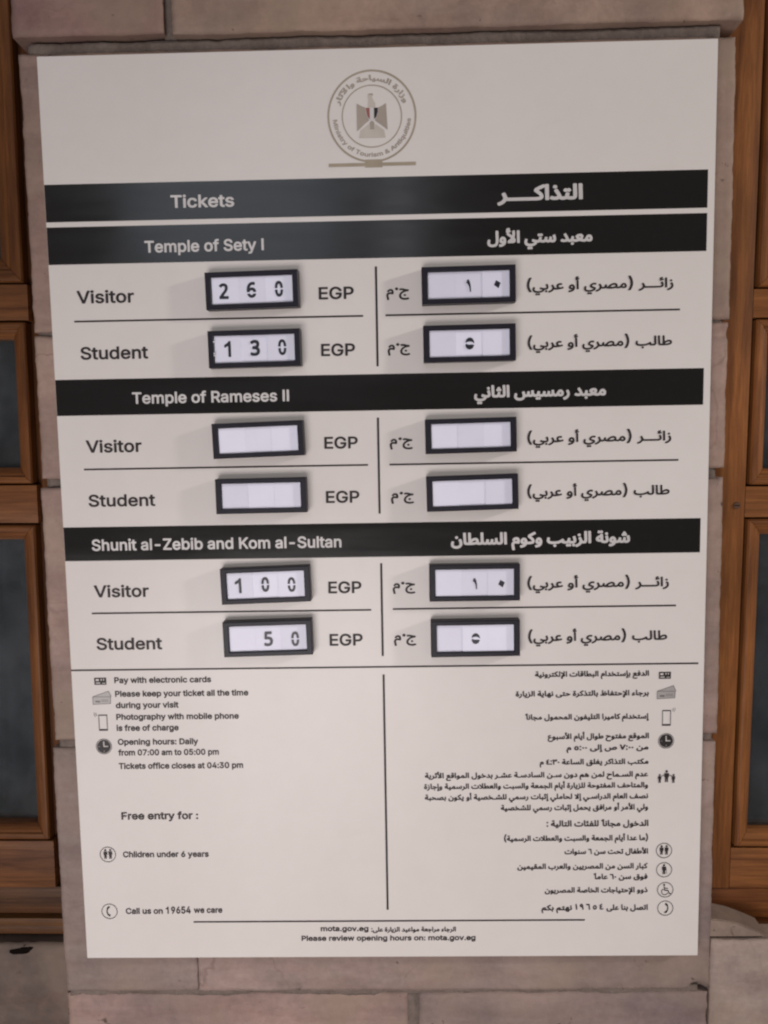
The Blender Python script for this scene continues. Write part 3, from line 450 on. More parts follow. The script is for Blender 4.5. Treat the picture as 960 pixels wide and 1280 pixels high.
 'ﺝ': (379, "140 260 59 262 11 249 2 237 10 184 21 172 94 179 163 166 111 138 72 107 39 72 13 31 -5 -16 -12 -63 -10 -104 3 -146 26 -181 59 -210 100 -232 141 -244 194 -251 247 -250 300 -240 353 -222 370 -211 373 -199 347 -145 335 -143 247 -165 176 -163 117 -144 94 -126 80 -104 73 -69 80 -22 100 17 129 50 170 81 217 104 282 124 343 131 356 143 355 201 347 212 259 223|220 7 200 8 182 2 161 -28 160 -46 167 -63 194 -84 229 -80 243 -69 253 -52 249 -16 235 0"),
 'ﺮ': (235, "147 215 132 218 85 195 76 186 76 174 113 92 113 39 98 3 73 -26 38 -50 -21 -76 -31 -85 -32 -97 -15 -144 -3 -155 50 -139 108 -103 150 -64 185 -10 214 -20 244 -20 267 -9 280 9 281 33 267 56 220 67 208 76 170 174"),
 'ﺯ': (218, "108 346 91 344 73 333 61 316 57 299 61 281 73 263 102 251 120 254 136 263 152 293 150 310 141 328 126 341|146 216 127 216 77 187 76 175 113 93 113 40 97 0 67 -31 -31 -84 -32 -96 -15 -143 -3 -153 50 -138 111 -101 155 -56 183 -7 195 46 194 99 175 163"),
 'ﺼ': (563, "418 236 353 229 288 197 229 148 158 67 143 77 140 89 151 160 135 170 94 181 82 178 75 171 58 107 44 77 29 67 0 62 -10 54 -16 -11 0 -21 41 -18 100 8 123 -7 152 -17 235 -28 364 -24 411 -14 453 2 529 -19 564 -21 588 -14 609 13 610 30 602 48 582 62 518 71 526 130 509 183 470 220|423 148 437 136 445 113 439 95 417 76 347 58 258 60 306 108 353 140 388 151"),
 'ﻃ': (401, "103 438 41 441 27 426 37 79 23 64 0 62 -9 56 -17 -9 0 -21 176 -18 258 -7 323 15 362 44 387 85 392 126 380 173 359 203 335 221 306 233 270 237 235 233 200 222 123 174 119 179 110 426|282 151 303 138 311 120 306 101 288 86 217 68 141 64 130 67 176 112 215 138 247 150"),
 'ﻋ': (298, "213 273 170 278 123 272 82 253 54 226 35 191 28 144 36 103 57 67 6 64 -9 56 -18 -3 -12 -16 0 -21 47 -20 141 -9 223 12 294 40 298 56 280 103 270 112 258 112 182 85 141 101 115 132 115 161 135 186 164 194 217 187 233 197 244 256 235 267"),
 'ﻟ': (154, "116 438 53 440 40 426 51 79 42 67 0 63 -10 56 -18 -3 -6 -20 47 -18 88 -4 115 20 131 56 136 132 124 426"),
 'ﻡ': (287, "175 243 129 241 88 224 52 190 24 143 30 126 70 103 82 102 129 154 147 160 164 159 188 139 200 102 194 98 123 100 76 89 35 65 6 26 -6 -27 -1 -98 27 -239 41 -251 94 -239 103 -233 108 -222 80 -74 79 -27 88 -4 106 10 141 16 247 0 260 14 275 49 280 114 261 178 247 202 223 224"),
 'ﻣ': (311, "207 226 176 230 147 224 123 212 100 191 35 78 23 67 0 62 -9 56 -18 -3 -12 -16 0 -21 41 -16 88 12 141 -11 206 -17 241 -6 267 14 283 38 291 67 293 103 289 132 258 191 235 212|182 145 198 132 209 114 215 91 211 75 200 68 182 67 135 79 129 85 153 129 164 142"),
 'ﻭ': (265, "155 216 117 216 82 200 51 169 30 128 20 63 24 40 36 16 53 -1 76 -14 142 -25 100 -52 12 -75 6 -90 16 -137 29 -154 100 -142 165 -114 211 -72 239 -19 250 57 238 134 206 188 182 207|141 131 160 104 166 63 135 60 112 64 103 81 109 110 123 130"),
 'ﻱ': (451, "411 262 353 265 300 247 251 209 217 156 209 103 223 67 259 38 348 -3 326 -32 282 -57 241 -68 188 -71 147 -65 112 -49 91 -26 85 -3 87 32 103 85 101 97 47 122 29 116 6 50 0 -9 11 -62 39 -103 70 -127 112 -144 164 -154 217 -155 270 -147 317 -132 359 -110 394 -81 417 -52 432 -20 437 9 432 32 400 65 312 105 292 121 307 150 347 177 382 181 423 169 435 175 459 232 447 247|260 -173 235 -177 212 -194 182 -174 149 -179 135 -191 126 -209 125 -226 131 -244 147 -260 164 -267 194 -262 212 -246 241 -266 276 -262 294 -244 300 -215 288 -188"),
 'ﻲ': (436, "50 121 41 122 28 115 9 62 0 3 6 -44 22 -79 48 -109 82 -131 129 -148 182 -155 241 -153 294 -144 347 -126 406 -86 427 -56 435 -23 464 -13 483 15 478 44 459 61 400 70 288 104 276 91 265 32 276 21 347 -5 354 -15 349 -26 317 -50 270 -65 206 -71 153 -66 114 -50 91 -26 85 15 103 91 94 104|243 -173 217 -177 194 -195 182 -182 164 -174 131 -179 117 -191 109 -209 107 -226 113 -244 129 -260 147 -267 176 -262 194 -246 223 -266 259 -262 277 -244 283 -215 270 -188"),
},
'S': {
 ' ': (188, ""),
 '&': (448, "256 531 199 539 145 531 99 507 66 467 51 422 51 376 94 276 45 231 17 185 8 131 17 79 63 12 145 -28 235 -30 326 5 354 -24 445 -25 463 -7 460 13 401 85 429 167 428 240 408 250 335 246 317 188 259 258 328 331 350 404 342 449 322 485|217 432 231 422 235 394 190 348 168 376 165 413 182 431|172 190 252 94 245 85 181 73 130 104 126 150 154 184"),
 '.': (188, "126 106 69 108 29 70 28 15 69 -26 124 -25 162 15 161 70"),
 '0': (453, "252 540 167 533 93 485 45 404 23 294 30 158 66 58 131 -8 213 -32 304 -18 367 31 408 104 430 213 425 340 392 440 331 511|240 432 276 413 302 367 317 231 309 167 288 113 258 83 222 76 185 89 155 131 139 194 136 285 148 358 170 404 204 430"),
 '1': (453, "270 529 195 529 143 465 23 392 22 319 40 295 158 344 166 338 166 1 186 -25 258 -25 278 -8 279 510"),
 '3': (453, "386 531 72 535 47 522 44 449 55 431 230 422 135 313 136 232 154 222 263 210 290 188 302 158 300 122 281 95 218 76 156 94 118 156 27 151 18 131 34 67 63 26 109 -8 190 -31 281 -25 354 10 401 67 419 149 401 222 354 279 280 313 396 449 398 513"),
 '4': (453, "327 529 230 529 14 156 14 101 32 81 250 79 257 -8 277 -26 359 -20 369 1 369 74 423 81 439 101 432 180 369 192 369 319 350 342 277 343 259 330 250 189 155 192 332 493 337 510"),
 '5': (453, "380 531 97 535 74 522 45 240 61 227 125 220 188 247 243 248 282 222 301 176 288 112 261 86 234 77 170 93 134 154 42 149 35 113 54 58 88 15 134 -15 206 -32 288 -22 352 14 398 76 415 131 415 194 400 249 372 294 334 329 288 351 225 359 170 350 166 358 179 426 381 431 392 449 392 504"),
 '6': (453, "335 531 238 530 94 322 49 231 38 149 55 76 101 13 165 -24 238 -33 310 -15 370 31 406 94 413 185 383 267 320 322 243 340 344 494 348 513|256 234 283 214 298 185 295 122 256 80 201 78 157 122 158 194 192 232"),
 '7': (453, "407 529 63 535 39 519 37 447 54 427 280 419 73 10 82 -21 163 -26 190 -8 414 438 417 510"),
 '9': (453, "267 538 192 539 128 516 74 467 43 401 41 310 72 238 128 189 213 165 107 10 110 -16 128 -26 201 -26 220 -17 361 192 407 292 413 374 391 447 338 507|256 429 296 383 297 319 256 275 201 273 160 310 156 383 192 426"),
 ':': (188, "98 388 47 370 24 315 42 269 96 245 150 270 167 315 151 362|126 106 69 108 29 70 28 15 69 -26 124 -25 162 15 161 70"),
 'A': (480, "293 529 199 535 178 519 -8 10 -8 -8 9 -25 90 -25 105 -17 151 110 163 116 327 113 381 -22 463 -26 488 -8|236 357 281 225 193 229"),
 'C': (510, "297 540 196 532 105 482 46 404 16 294 22 176 62 76 136 4 232 -31 323 -27 405 8 469 75 499 158 478 186 396 183 344 104 269 79 204 94 152 149 131 222 135 313 162 376 205 415 260 430 323 418 360 391 387 334 405 322 478 323 497 340 480 413 435 476 369 521"),
 'D': (502, "290 529 61 535 36 519 34 1 52 -25 243 -25 325 -9 407 40 462 119 481 183 488 256 465 383 436 438 398 478 352 508|270 420 325 392 360 338 373 256 361 174 334 127 289 95 152 83 151 419"),
 'F': (410, "386 529 61 535 36 519 34 1 43 -20 125 -26 149 -8 152 194 343 195 370 210 372 283 358 301 152 307 151 419 380 428 395 447 395 510"),
 'M': (628, "584 529 480 535 453 519 316 162 170 526 152 535 43 528 34 501 34 1 43 -20 125 -26 147 -8 152 266 270 -21 343 -26 361 -17 470 257 478 238 479 -8 507 -26 587 -17 594 501"),
 'O': (533, "296 540 196 532 105 482 46 404 16 294 22 176 62 76 136 4 232 -31 332 -25 423 22 487 104 517 213 512 331 469 436 396 506|305 424 351 399 387 349 403 285 400 204 382 149 344 104 296 82 242 81 187 106 148 158 131 222 133 304 157 367 196 409 251 429"),
 'P': (445, "295 529 61 535 36 519 34 1 52 -25 125 -26 149 -8 152 158 261 161 325 175 380 210 418 265 435 347 416 435 370 493|270 421 298 406 315 374 317 329 301 292 252 270 152 271 152 423"),
 'T': (449, "434 529 33 535 8 519 6 447 21 429 167 419 167 1 178 -22 260 -26 282 -8 283 419 433 432 443 456"),
 'a': (389, "256 402 177 410 104 392 52 356 17 302 23 273 95 248 113 252 141 287 177 303 223 301 247 275 249 256 77 222 41 198 16 165 4 111 17 47 50 3 95 -23 177 -34 250 -10 268 -25 341 -26 362 -7 357 302 321 365|241 151 249 147 247 120 213 81 159 72 120 93 118 111 132 129"),
 'b': (424, "129 529 45 533 27 511 28 -7 54 -26 117 -25 145 -10 208 -33 281 -27 349 11 394 75 415 166 407 266 372 340 308 393 217 410 145 387 140 511|236 303 263 291 290 257 301 166 271 93 245 76 208 74 172 90 151 120 141 220 172 287 199 301"),
 'c': (396, "267 402 181 409 108 385 54 336 17 261 10 157 32 75 81 11 154 -28 226 -33 299 -13 354 30 387 93 387 111 372 127 299 143 251 84 190 74 154 93 132 129 127 229 145 272 172 296 208 304 245 296 299 236 372 253 385 266 380 302 353 348 317 379"),
 'd': (424, "387 529 308 535 290 524 281 387 217 409 145 404 81 370 35 311 10 220 18 111 54 36 117 -17 199 -34 281 -9 308 -26 372 -26 397 -7 398 511|217 303 245 293 270 266 285 175 263 101 235 79 199 73 164 84 140 111 123 202 131 248 153 284 181 301"),
 'e': (404, "263 402 181 409 108 385 48 329 16 257 10 157 32 75 81 11 154 -27 235 -33 301 -16 354 21 390 84 381 111 308 132 290 126 254 81 199 73 163 85 133 120 126 139 135 143 372 143 394 157 394 239 372 313 326 369|217 303 257 284 273 248 133 248 163 293"),
 'f': (254, "191 556 144 550 99 527 62 477 53 408 -1 404 -19 383 -13 310 53 300 55 1 71 -24 144 -26 166 -8 168 292 171 301 235 302 253 319 251 392 235 404 171 406 168 419 180 446 244 449 268 529 248 547"),
 'g': (425, "372 405 308 405 281 387 217 409 145 403 80 369 32 305 12 242 10 160 24 96 56 42 99 5 154 -17 217 -20 285 -4 272 -49 226 -70 163 -63 108 -16 34 -49 25 -67 35 -95 108 -157 181 -175 272 -169 337 -140 383 -86 398 -22 398 378 392 396|235 298 262 278 280 242 282 151 267 114 245 94 181 88 154 102 133 133 123 178 126 233 163 292 199 304"),
 'h': (410, "130 529 45 533 27 510 28 -8 54 -26 117 -26 136 -13 143 256 172 294 217 303 254 286 268 256 271 -8 290 -25 363 -25 383 1 383 256 370 319 336 371 281 403 208 409 145 388 140 510"),
 'i': (167, "104 547 52 542 18 501 27 447 70 418 115 424 150 465 143 517|127 401 52 405 27 383 27 1 33 -18 52 -26 115 -26 138 -8 140 374"),
 'k': (381, "130 529 45 533 27 510 28 -8 54 -26 133 -17 140 129 154 136 281 -22 381 -24 397 -8 396 10 239 210 381 364 383 392 363 405 272 402 145 274 140 510"),
 'l': (166, "130 529 45 533 27 510 27 1 45 -25 117 -26 138 -8 140 510"),
 'm': (610, "461 410 390 406 317 366 281 397 236 411 190 409 136 389 117 405 36 399 27 374 27 1 36 -20 117 -26 138 -8 141 256 162 292 199 304 235 292 248 265 254 -17 336 -26 360 -8 363 265 381 293 417 304 454 294 469 265 472 -10 499 -26 576 -17 576 310 536 376"),
 'n': (410, "229 410 145 388 108 405 45 404 30 392 27 1 45 -25 117 -26 138 -8 143 256 170 292 208 303 248 292 268 256 272 -10 290 -25 354 -26 382 -8 383 247 372 313 349 356 317 385"),
 'o': (415, "267 402 181 409 108 385 54 336 17 261 10 157 32 75 81 11 154 -28 235 -32 308 -8 363 41 397 111 407 202 387 293 335 365|217 303 249 293 275 266 293 175 284 129 263 94 235 77 199 73 165 84 140 111 123 202 132 248 154 283 181 300"),
 'p': (424, "279 404 199 408 145 387 117 405 54 405 27 386 27 -141 45 -167 117 -168 136 -156 145 -10 208 -33 290 -24 354 16 399 86 416 186 401 286 354 361|254 297 278 277 295 240 296 140 263 86 236 74 199 75 167 95 147 131 139 186 145 240 183 295 217 304"),
 'q': (424, "379 404 308 405 281 386 244 404 190 410 117 393 47 331 11 231 15 122 54 36 99 -7 154 -30 226 -32 281 -9 286 -151 308 -169 381 -167 398 -141 398 377|235 298 277 249 282 149 247 86 190 74 162 86 134 122 123 177 127 231 163 292 199 304"),
 'r': (259, "231 410 181 407 136 390 108 405 45 404 30 392 27 1 45 -25 117 -26 138 -8 145 265 172 292 254 299 269 319 268 392 254 407"),
 's': (365, "248 402 173 410 110 396 55 360 26 311 25 239 60 184 110 155 219 126 240 111 228 82 182 71 137 83 100 132 16 111 11 84 35 29 64 0 110 -23 191 -34 264 -20 319 15 351 66 353 139 321 193 264 226 155 255 135 275 155 301 191 306 228 294 264 252 345 275 347 302 319 356"),
 't': (227, "146 488 126 497 45 488 36 406 -1 404 -18 388 -19 324 -1 302 39 297 39 79 56 24 108 -19 190 -29 226 -21 239 6 217 75 162 76 153 86 152 297 219 306 230 324 230 379 208 405 152 406"),
 'u': (410, "355 405 290 405 272 389 266 123 245 90 199 76 162 87 142 123 136 393 117 405 33 396 30 96 54 33 99 -10 181 -31 227 -25 272 -5 299 -26 363 -25 380 -13 383 378 377 396"),
 'v': (389, "385 401 301 405 282 392 191 159 107 392 82 405 10 404 -5 392 -5 365 146 -20 228 -26 246 -17 397 374"),
 'w': (567, "558 401 478 405 458 392 397 183 339 392 315 405 242 403 226 383 169 181 110 392 87 405 6 399 -3 374 118 -17 142 -26 218 -17 278 184 287 188 349 -17 369 -26 449 -17 570 374"),
 'y': (389, "384 402 301 405 283 393 191 159 107 393 82 405 10 404 -5 393 -5 365 134 2 110 -58 55 -61 40 -71 22 -135 36 -162 82 -171 137 -164 176 -144 210 -105 394 365 397 383"),
},
'SA': {
 ' ': (154, ""),
 '(': (273, "242 562 174 563 156 552 101 426 69 271 66 171 84 62 133 -65 174 -120 238 -120 259 -102 196 71 175 198 197 362 259 535"),
 ')': (273, "104 562 31 562 14 544 77 362 98 216 80 80 13 -93 31 -119 115 -111 172 7 204 144 206 253 187 371 149 489"),
 ':': (159, "86 350 37 334 19 295 28 249 73 222 119 235 140 277 128 328|88 95 37 80 19 40 28 -5 73 -32 119 -19 140 22 128 74"),
 'ـ': (160, "190 64 -6 66 -23 -9 -6 -26 176 -25 213 18"),
 'ً': (54, "161 515 7 469 9 338 27 333 173 378 180 496"),
 '٠': (175, "101 236 69 241 15 181 24 157 87 100 112 108 160 163"),
 '١': (166, "95 419 79 428 24 414 6 392 36 237 59 -8 79 -26 143 -17 155 1 133 255"),
 '٣': (346, "311 428 243 395 170 410 134 324 88 425 9 401 70 -23 134 -20 155 1 141 228 197 243 279 235 342 283 347 365 327 419|252 364 259 337 243 326"),
 '٤': (283, "183 428 118 405 63 368 27 324 10 273 16 228 49 182 11 109 17 46 55 0 127 -25 236 -19 290 2 301 18 272 86 172 67 108 82 127 127 209 191 199 255 127 259 107 273 136 304 215 346 202 409"),
 '٥': (315, "178 328 124 324 70 291 34 237 17 173 17 100 36 37 78 -8 133 -26 196 -23 249 0 284 46 298 100 297 182 272 255 233 303|169 230 199 182 204 109 187 76 142 70 116 91 113 164 133 219"),
 '٦': (299, "26 428 -3 409 -8 346 42 323 156 309 194 -9 215 -27 274 -18 286 9 241 409 224 419 97 412"),
 '٧': (343, "298 427 263 418 170 184 79 423 51 432 -11 400 123 -9 142 -27 211 -9 354 382 342 409"),
 '٩': (291, "167 418 103 425 48 400 7 346 -6 273 7 228 39 191 94 169 157 167 186 -9 212 -27 267 -15 277 9 233 328 211 382|121 331 148 263 112 263 88 282 96 318"),
 'ﺀ': (244, "157 233 77 222 22 169 10 105 33 42 -14 14 13 -56 168 -16 246 23 213 95 141 74 106 105 113 134 177 136 194 151 200 214"),
 'ﺃ': (139, "101 576 19 569 -17 512 -10 412 19 386 29 -6 55 -24 110 -22 124 -6 114 385 87 412 137 431 146 449 131 494 111 503 119 558"),
 'ﺇ': (141, "106 442 35 446 19 424 31 -4 45 -22 12 -67 7 -149 17 -188 35 -203 153 -171 171 -149 157 -104 137 -85 144 -40 123 -13"),
 'ﺈ': (172, "106 442 37 447 19 424 33 69 53 15 87 -13 37 -35 11 -76 12 -158 37 -203 164 -166 172 -140 139 -85 142 -31 201 -20 225 15 209 60 137 74 130 87"),
 'ﺌ': (203, "127 391 58 391 16 355 7 264 31 210 169 255 157 309 130 318 144 373|97 191 69 173 47 82 -16 55 -19 -18 40 -25 103 -2 167 -25 234 -18 255 9 249 50 221 68 158 75 158 173"),
 'ﺍ': (141, "108 440 37 446 19 421 30 3 55 -24 110 -23 126 -6"),
 'ﺎ': (172, "99 446 37 447 19 428 34 64 50 18 79 -9 182 -26 214 -9 226 28 203 64 131 82 115 428"),
 'ﺏ': (589, "539 260 461 233 485 96 448 76 367 64 203 61 113 78 91 115 97 205 28 224 11 205 -4 142 2 60 48 1 148 -31 357 -32 494 -7 554 33 580 87 576 169|313 -49 267 -46 239 -74 237 -113 267 -145 303 -147 334 -122 339 -82"),
 'ﺐ': (648, "42 224 11 205 -3 78 30 16 94 -20 276 -37 412 -16 512 23 567 -16 648 -27 698 5 685 60 599 78 599 133 548 163 457 104 367 72 248 60 130 71 92 105 97 205|300 -49 257 -45 229 -67 223 -113 248 -142 285 -148 321 -122 326 -85"),
 'ﺑ': (159, "118 254 94 262 31 233 60 90 49 73 -15 57 -23 -10 -6 -26 94 -9 143 45 153 126|89 -37 40 -35 14 -64 12 -101 40 -132 76 -136 110 -110 115 -74"),
 'ﺒ': (203, "104 190 73 181 47 81 -15 57 -18 -19 40 -25 103 -2 158 -24 231 -20 255 8 249 50 221 68 151 81 159 172|126 -37 85 -33 56 -55 50 -101 76 -131 112 -136 147 -110 153 -74"),
 'ﺓ': (240, "179 412 121 398 94 414 57 408 32 376 34 340 76 309 103 307 121 324 186 312 212 337 218 367|127 294 94 299 58 258 54 221 11 158 -6 94 23 12 57 -12 112 -24 167 -17 203 3 231 40 246 94 219 194|130 163 155 94 139 76 112 73 91 85 91 112 121 167"),
 'ﺔ': (288, "199 455 148 441 85 453 57 428 56 382 94 351 148 366 176 351 212 357 239 409 227 437|224 328 157 328 143 282 39 227 1 173 -4 109 15 73 57 42 167 30 221 -15 303 -25 336 0 340 37 318 64 254 82 238 309|148 180 148 125 91 137 106 164"),
 'ﺕ': (589, "345 318 294 306 257 320 221 313 197 282 200 245 239 215 285 228 351 218 376 240 383 273|546 254 521 262 459 227 486 127 480 91 348 63 194 62 112 79 91 109 100 200 30 225 12 209 -1 154 0 64 48 2 139 -30 339 -34 485 -10 548 26 579 82 579 154"),
 'ﺖ': (648, "346 318 294 305 230 317 202 291 200 245 239 215 294 228 321 215 357 221 383 273|64 218 30 225 12 209 -5 91 21 26 94 -20 185 -35 312 -33 421 -13 512 23 567 -16 648 -27 678 -18 699 9 690 54 603 76 602 127 548 163 457 104 367 72 248 60 130 71 91 109 100 200"),
 'ﺗ': (177, "140 382 85 368 58 382 21 376 -3 346 3 300 40 277 85 292 121 277 158 285 182 337 167 367|129 255 103 262 40 228 71 82 -15 57 -23 -9 -6 -26 94 -13 151 37 164 128"),
 'ﺘ': (221, "172 309 121 297 58 308 29 282 28 237 67 206 121 219 149 206 185 212 211 264|108 191 81 173 58 81 -15 57 -19 -18 49 -25 112 -3 176 -25 252 -18 273 9 267 49 240 68 167 76 170 173"),
 'ﺛ': (177, "105 446 56 437 34 382 1 355 -4 318 21 284 58 277 85 291 140 278 176 305 176 355 142 382 136 418|129 255 103 262 40 228 71 82 -15 57 -23 -9 -6 -26 94 -13 151 37 164 128"),
 'ﺟ': (349, "139 229 67 230 15 211 31 135 131 134 176 111 94 81 -7 66 -24 2 -15 -22 121 -11 347 84 334 157 285 165|191 -34 149 -30 120 -52 114 -98 140 -128 176 -133 212 -107 217 -71"),
 'ﺠ': (378, "139 229 67 230 15 211 31 135 131 134 176 111 94 81 -7 66 -24 2 -15 -22 103 -16 231 38 312 -20 385 -26 420 -7 431 29 418 57 341 75 349 102 334 157 285 165|180 -34 140 -30 110 -52 104 -98 131 -129 167 -133 201 -107 207 -71"),
 'ﺡ': (379, "114 270 46 266 -3 242 5 179 18 166 100 173 139 161 55 99 3 24 -18 -67 0 -153 55 -215 146 -251 255 -255 364 -223 378 -194 346 -138 182 -158 118 -138 86 -103 86 -21 136 49 218 98 346 125 362 142 360 206 346 219"),
 'ﺣ': (349, "148 228 67 230 14 209 31 135 121 135 180 118 112 86 -10 64 -24 0 -15 -22 121 -11 346 82 336 155 285 165"),
 'ﺤ': (378, "148 228 67 230 14 209 31 135 121 135 180 118 112 86 -10 64 -24 0 -15 -22 103 -16 231 38 312 -20 385 -26 419 -9 426 46 403 66 343 73 336 155 285 165"),
 'ﺧ': (349, "124 346 85 351 49 318 48 282 76 251 112 247 145 273 151 309|148 228 67 230 14 209 31 135 121 135 180 118 112 86 -10 64 -24 0 -15 -22 121 -11 346 82 336 155 285 165"),
 'ﺨ': (378, "118 346 76 350 48 328 42 282 67 252 103 247 139 273 145 309|148 228 67 230 14 209 31 135 121 135 180 118 112 86 -10 64 -24 0 -15 -22 103 -16 231 38 312 -20 385 -26 419 -9 426 46 403 66 343 73 336 155 285 165"),
 'ﺩ': (283, "181 300 160 299 107 254 177 127 179 82 115 70 33 89 -3 27 33 -8 97 -26 179 -23 233 0 269 44 280 91 268 154"),
 'ﺪ': (315, "181 300 160 299 107 254 175 127 179 82 115 70 33 89 -2 18 33 -8 97 -26 179 -23 233 2 288 -24 342 -20 367 9 364 45 296 82 241 209"),
 'ﺫ': (283, "152 409 106 410 78 382 77 345 106 313 142 310 175 336 179 377|181 300 160 299 107 254 177 127 179 82 115 70 33 89 -3 27 33 -8 97 -26 179 -23 233 0 269 44 280 91 268 154"),
 'ﺬ': (315, "155 409 115 412 81 382 80 345 106 314 142 309 178 336 180 382|181 300 160 299 107 254 175 127 179 82 115 70 33 89 -2 18 33 -8 97 -26 179 -23 233 2 288 -24 342 -20 367 9 364 45 296 82 241 209"),
 'ﺭ': (218, "148 221 125 222 70 185 108 85 97 12 52 -35 -35 -79 -21 -142 -2 -160 116 -105 190 -6 199 103"),
 'ﺮ': (235, "150 220 125 222 70 186 106 93 107 38 64 -25 -35 -80 -21 -143 -2 -161 107 -112 188 -19 249 -25 283 2 282 48 216 77"),
 'ﺯ': (218, "122 349 79 345 53 312 56 276 88 248 134 254 156 285 153 321|148 221 125 222 70 185 108 85 97 12 52 -35 -35 -79 -21 -142 -2 -160 116 -105 190 -6 199 103"),
 'ﺰ': (235, "117 348 79 349 48 320 48 275 79 248 125 253 148 284 145 320|150 220 125 222 70 186 106 93 107 38 64 -25 -35 -80 -21 -143 -2 -161 107 -112 188 -19 249 -25 283 2 282 48 216 77"),
 'ﺳ': (465, "422 255 394 261 333 228 365 109 364 82 349 71 307 73 314 164 303 179 231 186 203 82 167 70 144 82 153 164 76 184 40 80 -16 55 -19 -18 31 -25 94 -4 176 -27 258 -8 340 -27 403 -10 440 28 459 91"),
 'ﺴ': (504, "432 228 376 224 360 209 366 91 349 71 307 73 314 164 303 179 231 186 203 82 167 70 144 82 153 164 76 184 40 80 -16 55 -19 -18 31 -25 94 -4 158 -27 258 -8 340 -27 421 3 476 -24 531 -20 552 0 556 37 534 64 472 82 450 209"),
 'ﺸ': (504, "278 400 221 393 202 346 167 310 163 273 185 243 221 234 258 250 303 234 344 264 344 309|432 228 376 224 360 209 366 91 349 71 307 73 314 164 303 179 231 186 203 82 167 70 144 82 153 164 76 184 40 80 -16 55 -19 -18 31 -25 94 -4 158 -27 258 -8 340 -27 421 3 476 -24 531 -20 552 0 556 37 534 64 472 82 450 209"),
 'ﺹ': (774, "689 238 621 244 548 220 476 166 403 87 367 184 348 192 287 175 277 157 302 57 301 2 276 -40 221 -63 157 -62 112 -43 90 2 104 102 30 125 -4 29 6 -62 38 -107 85 -140 148 -159 221 -160 285 -146 336 -116 399 -16 557 -31 685 -5 750 48 771 120 750 193|648 148 678 120 657 87 603 69 511 66 585 132"),
 'ﺻ': (535, "442 238 376 241 303 213 231 158 158 74 146 93 154 165 79 184 41 84 -16 56 -20 -16 40 -24 94 1 176 -28 312 -34 458 -2 517 56 532 129 503 200|421 142 439 111 412 81 349 64 271 65 358 136"),
 'ﺼ': (563, "442 238 376 241 303 213 231 158 158 74 146 93 154 165 79 184 41 84 -16 56 -20 -16 40 -24 94 1 158 -24 240 -34 367 -30 449 -6 585 -22 615 11 610 47 585 67 527 74 520 174 485 217|421 142 439 111 412 81 349 64 271 65 358 136"),
 'ﻃ': (401, "100 446 40 447 21 428 31 82 -16 55 -19 -18 194 -23 331 12 392 82 398 128 385 177 340 225 276 243 212 233 126 191 116 428|267 146 302 128 285 91 144 73 212 129"),
 'ﻄ': (421, "100 446 40 447 21 428 31 82 -16 55 -19 -18 167 -25 303 -1 385 -24 452 -18 473 9 469 46 449 65 391 73 391 164 340 225 240 240 126 191 116 428|267 146 302 128 285 91 144 73 212 129"),
 'ﻅ': (467, "178 441 115 447 92 432 101 96 79 68 15 74 -3 62 -12 5 6 -20 197 -32 324 -22 410 14 457 77 456 168 397 233 297 241 197 192|331 359 288 362 261 339 255 296 279 266 324 262 353 286 358 323|351 146 371 114 342 83 202 68 288 138"),
 'ﻉ': (301, "186 315 82 308 36 279 10 242 0 161 45 79 -2 6 -18 -85 0 -158 47 -212 118 -246 218 -257 336 -232 366 -203 336 -141 173 -159 118 -141 84 -103 82 -39 113 15 164 52 277 97 255 173 136 146 95 179 100 206 118 219 209 225 225 288"),
 'ﻊ': (315, "221 261 164 267 100 253 46 221 16 179 30 124 85 70 -3 -30 -15 -139 27 -212 100 -249 236 -252 348 -203 318 -134 164 -160 109 -146 80 -112 89 -58 155 7 236 -21 309 -27 346 -18 365 6 364 42 346 64 245 79 280 133 285 188 264 232|173 171 192 161 164 127 128 161"),
 'ﻋ': (298, "197 282 112 275 47 228 22 146 44 73 -15 57 -15 -22 140 -16 299 37 304 55 276 115 185 90 149 103 121 133 122 164 140 181 236 191 249 260"),
 'ﻌ': (309, "206 264 103 257 21 204 8 173 17 137 70 82 -15 57 -15 -22 58 -23 158 5 285 -26 350 -9 362 28 349 57 252 82 281 137 285 191 258 238|185 167 187 146 167 121 119 164"),
 'ﻐ': (309, "186 382 140 382 114 355 112 318 140 286 176 282 210 309 212 353|206 264 103 257 21 204 8 173 17 137 70 82 -15 57 -15 -22 58 -23 158 5 285 -26 350 -9 362 28 349 57 252 82 281 137 285 191 258 238|185 167 187 146 167 121 119 164"),
 'ﻒ': (651, "531 382 494 389 458 364 451 327 476 291 512 284 549 309 556 345|547 264 476 265 418 227 383 154 397 73 367 64 203 61 112 79 91 109 100 200 30 225 12 209 -3 145 4 54 57 -4 157 -33 339 -33 512 -9 676 -21 702 9 699 45 676 67 617 73 630 127 623 182 594 231|521 165 533 127 503 93 480 118 481 145 503 173"),
 'ﻓ': (265, "152 437 112 437 83 409 84 364 112 338 149 337 180 364 180 409|167 318 96 309 43 255 22 191 25 137 49 99 98 73 -9 64 -24 0 -15 -22 67 -25 158 -10 203 14 240 55 261 128 254 218 221 284|149 220 167 173 121 167 122 209"),
 'ﻔ': (293, "173 382 131 387 101 364 96 318 121 289 158 284 192 309 199 346|189 264 112 263 49 213 25 146 40 73 -16 55 -15 -22 67 -24 149 -9 294 -27 340 -2 347 28 331 59 257 73 273 128 266 182 240 228|149 173 176 137 149 94 128 109 121 137"),
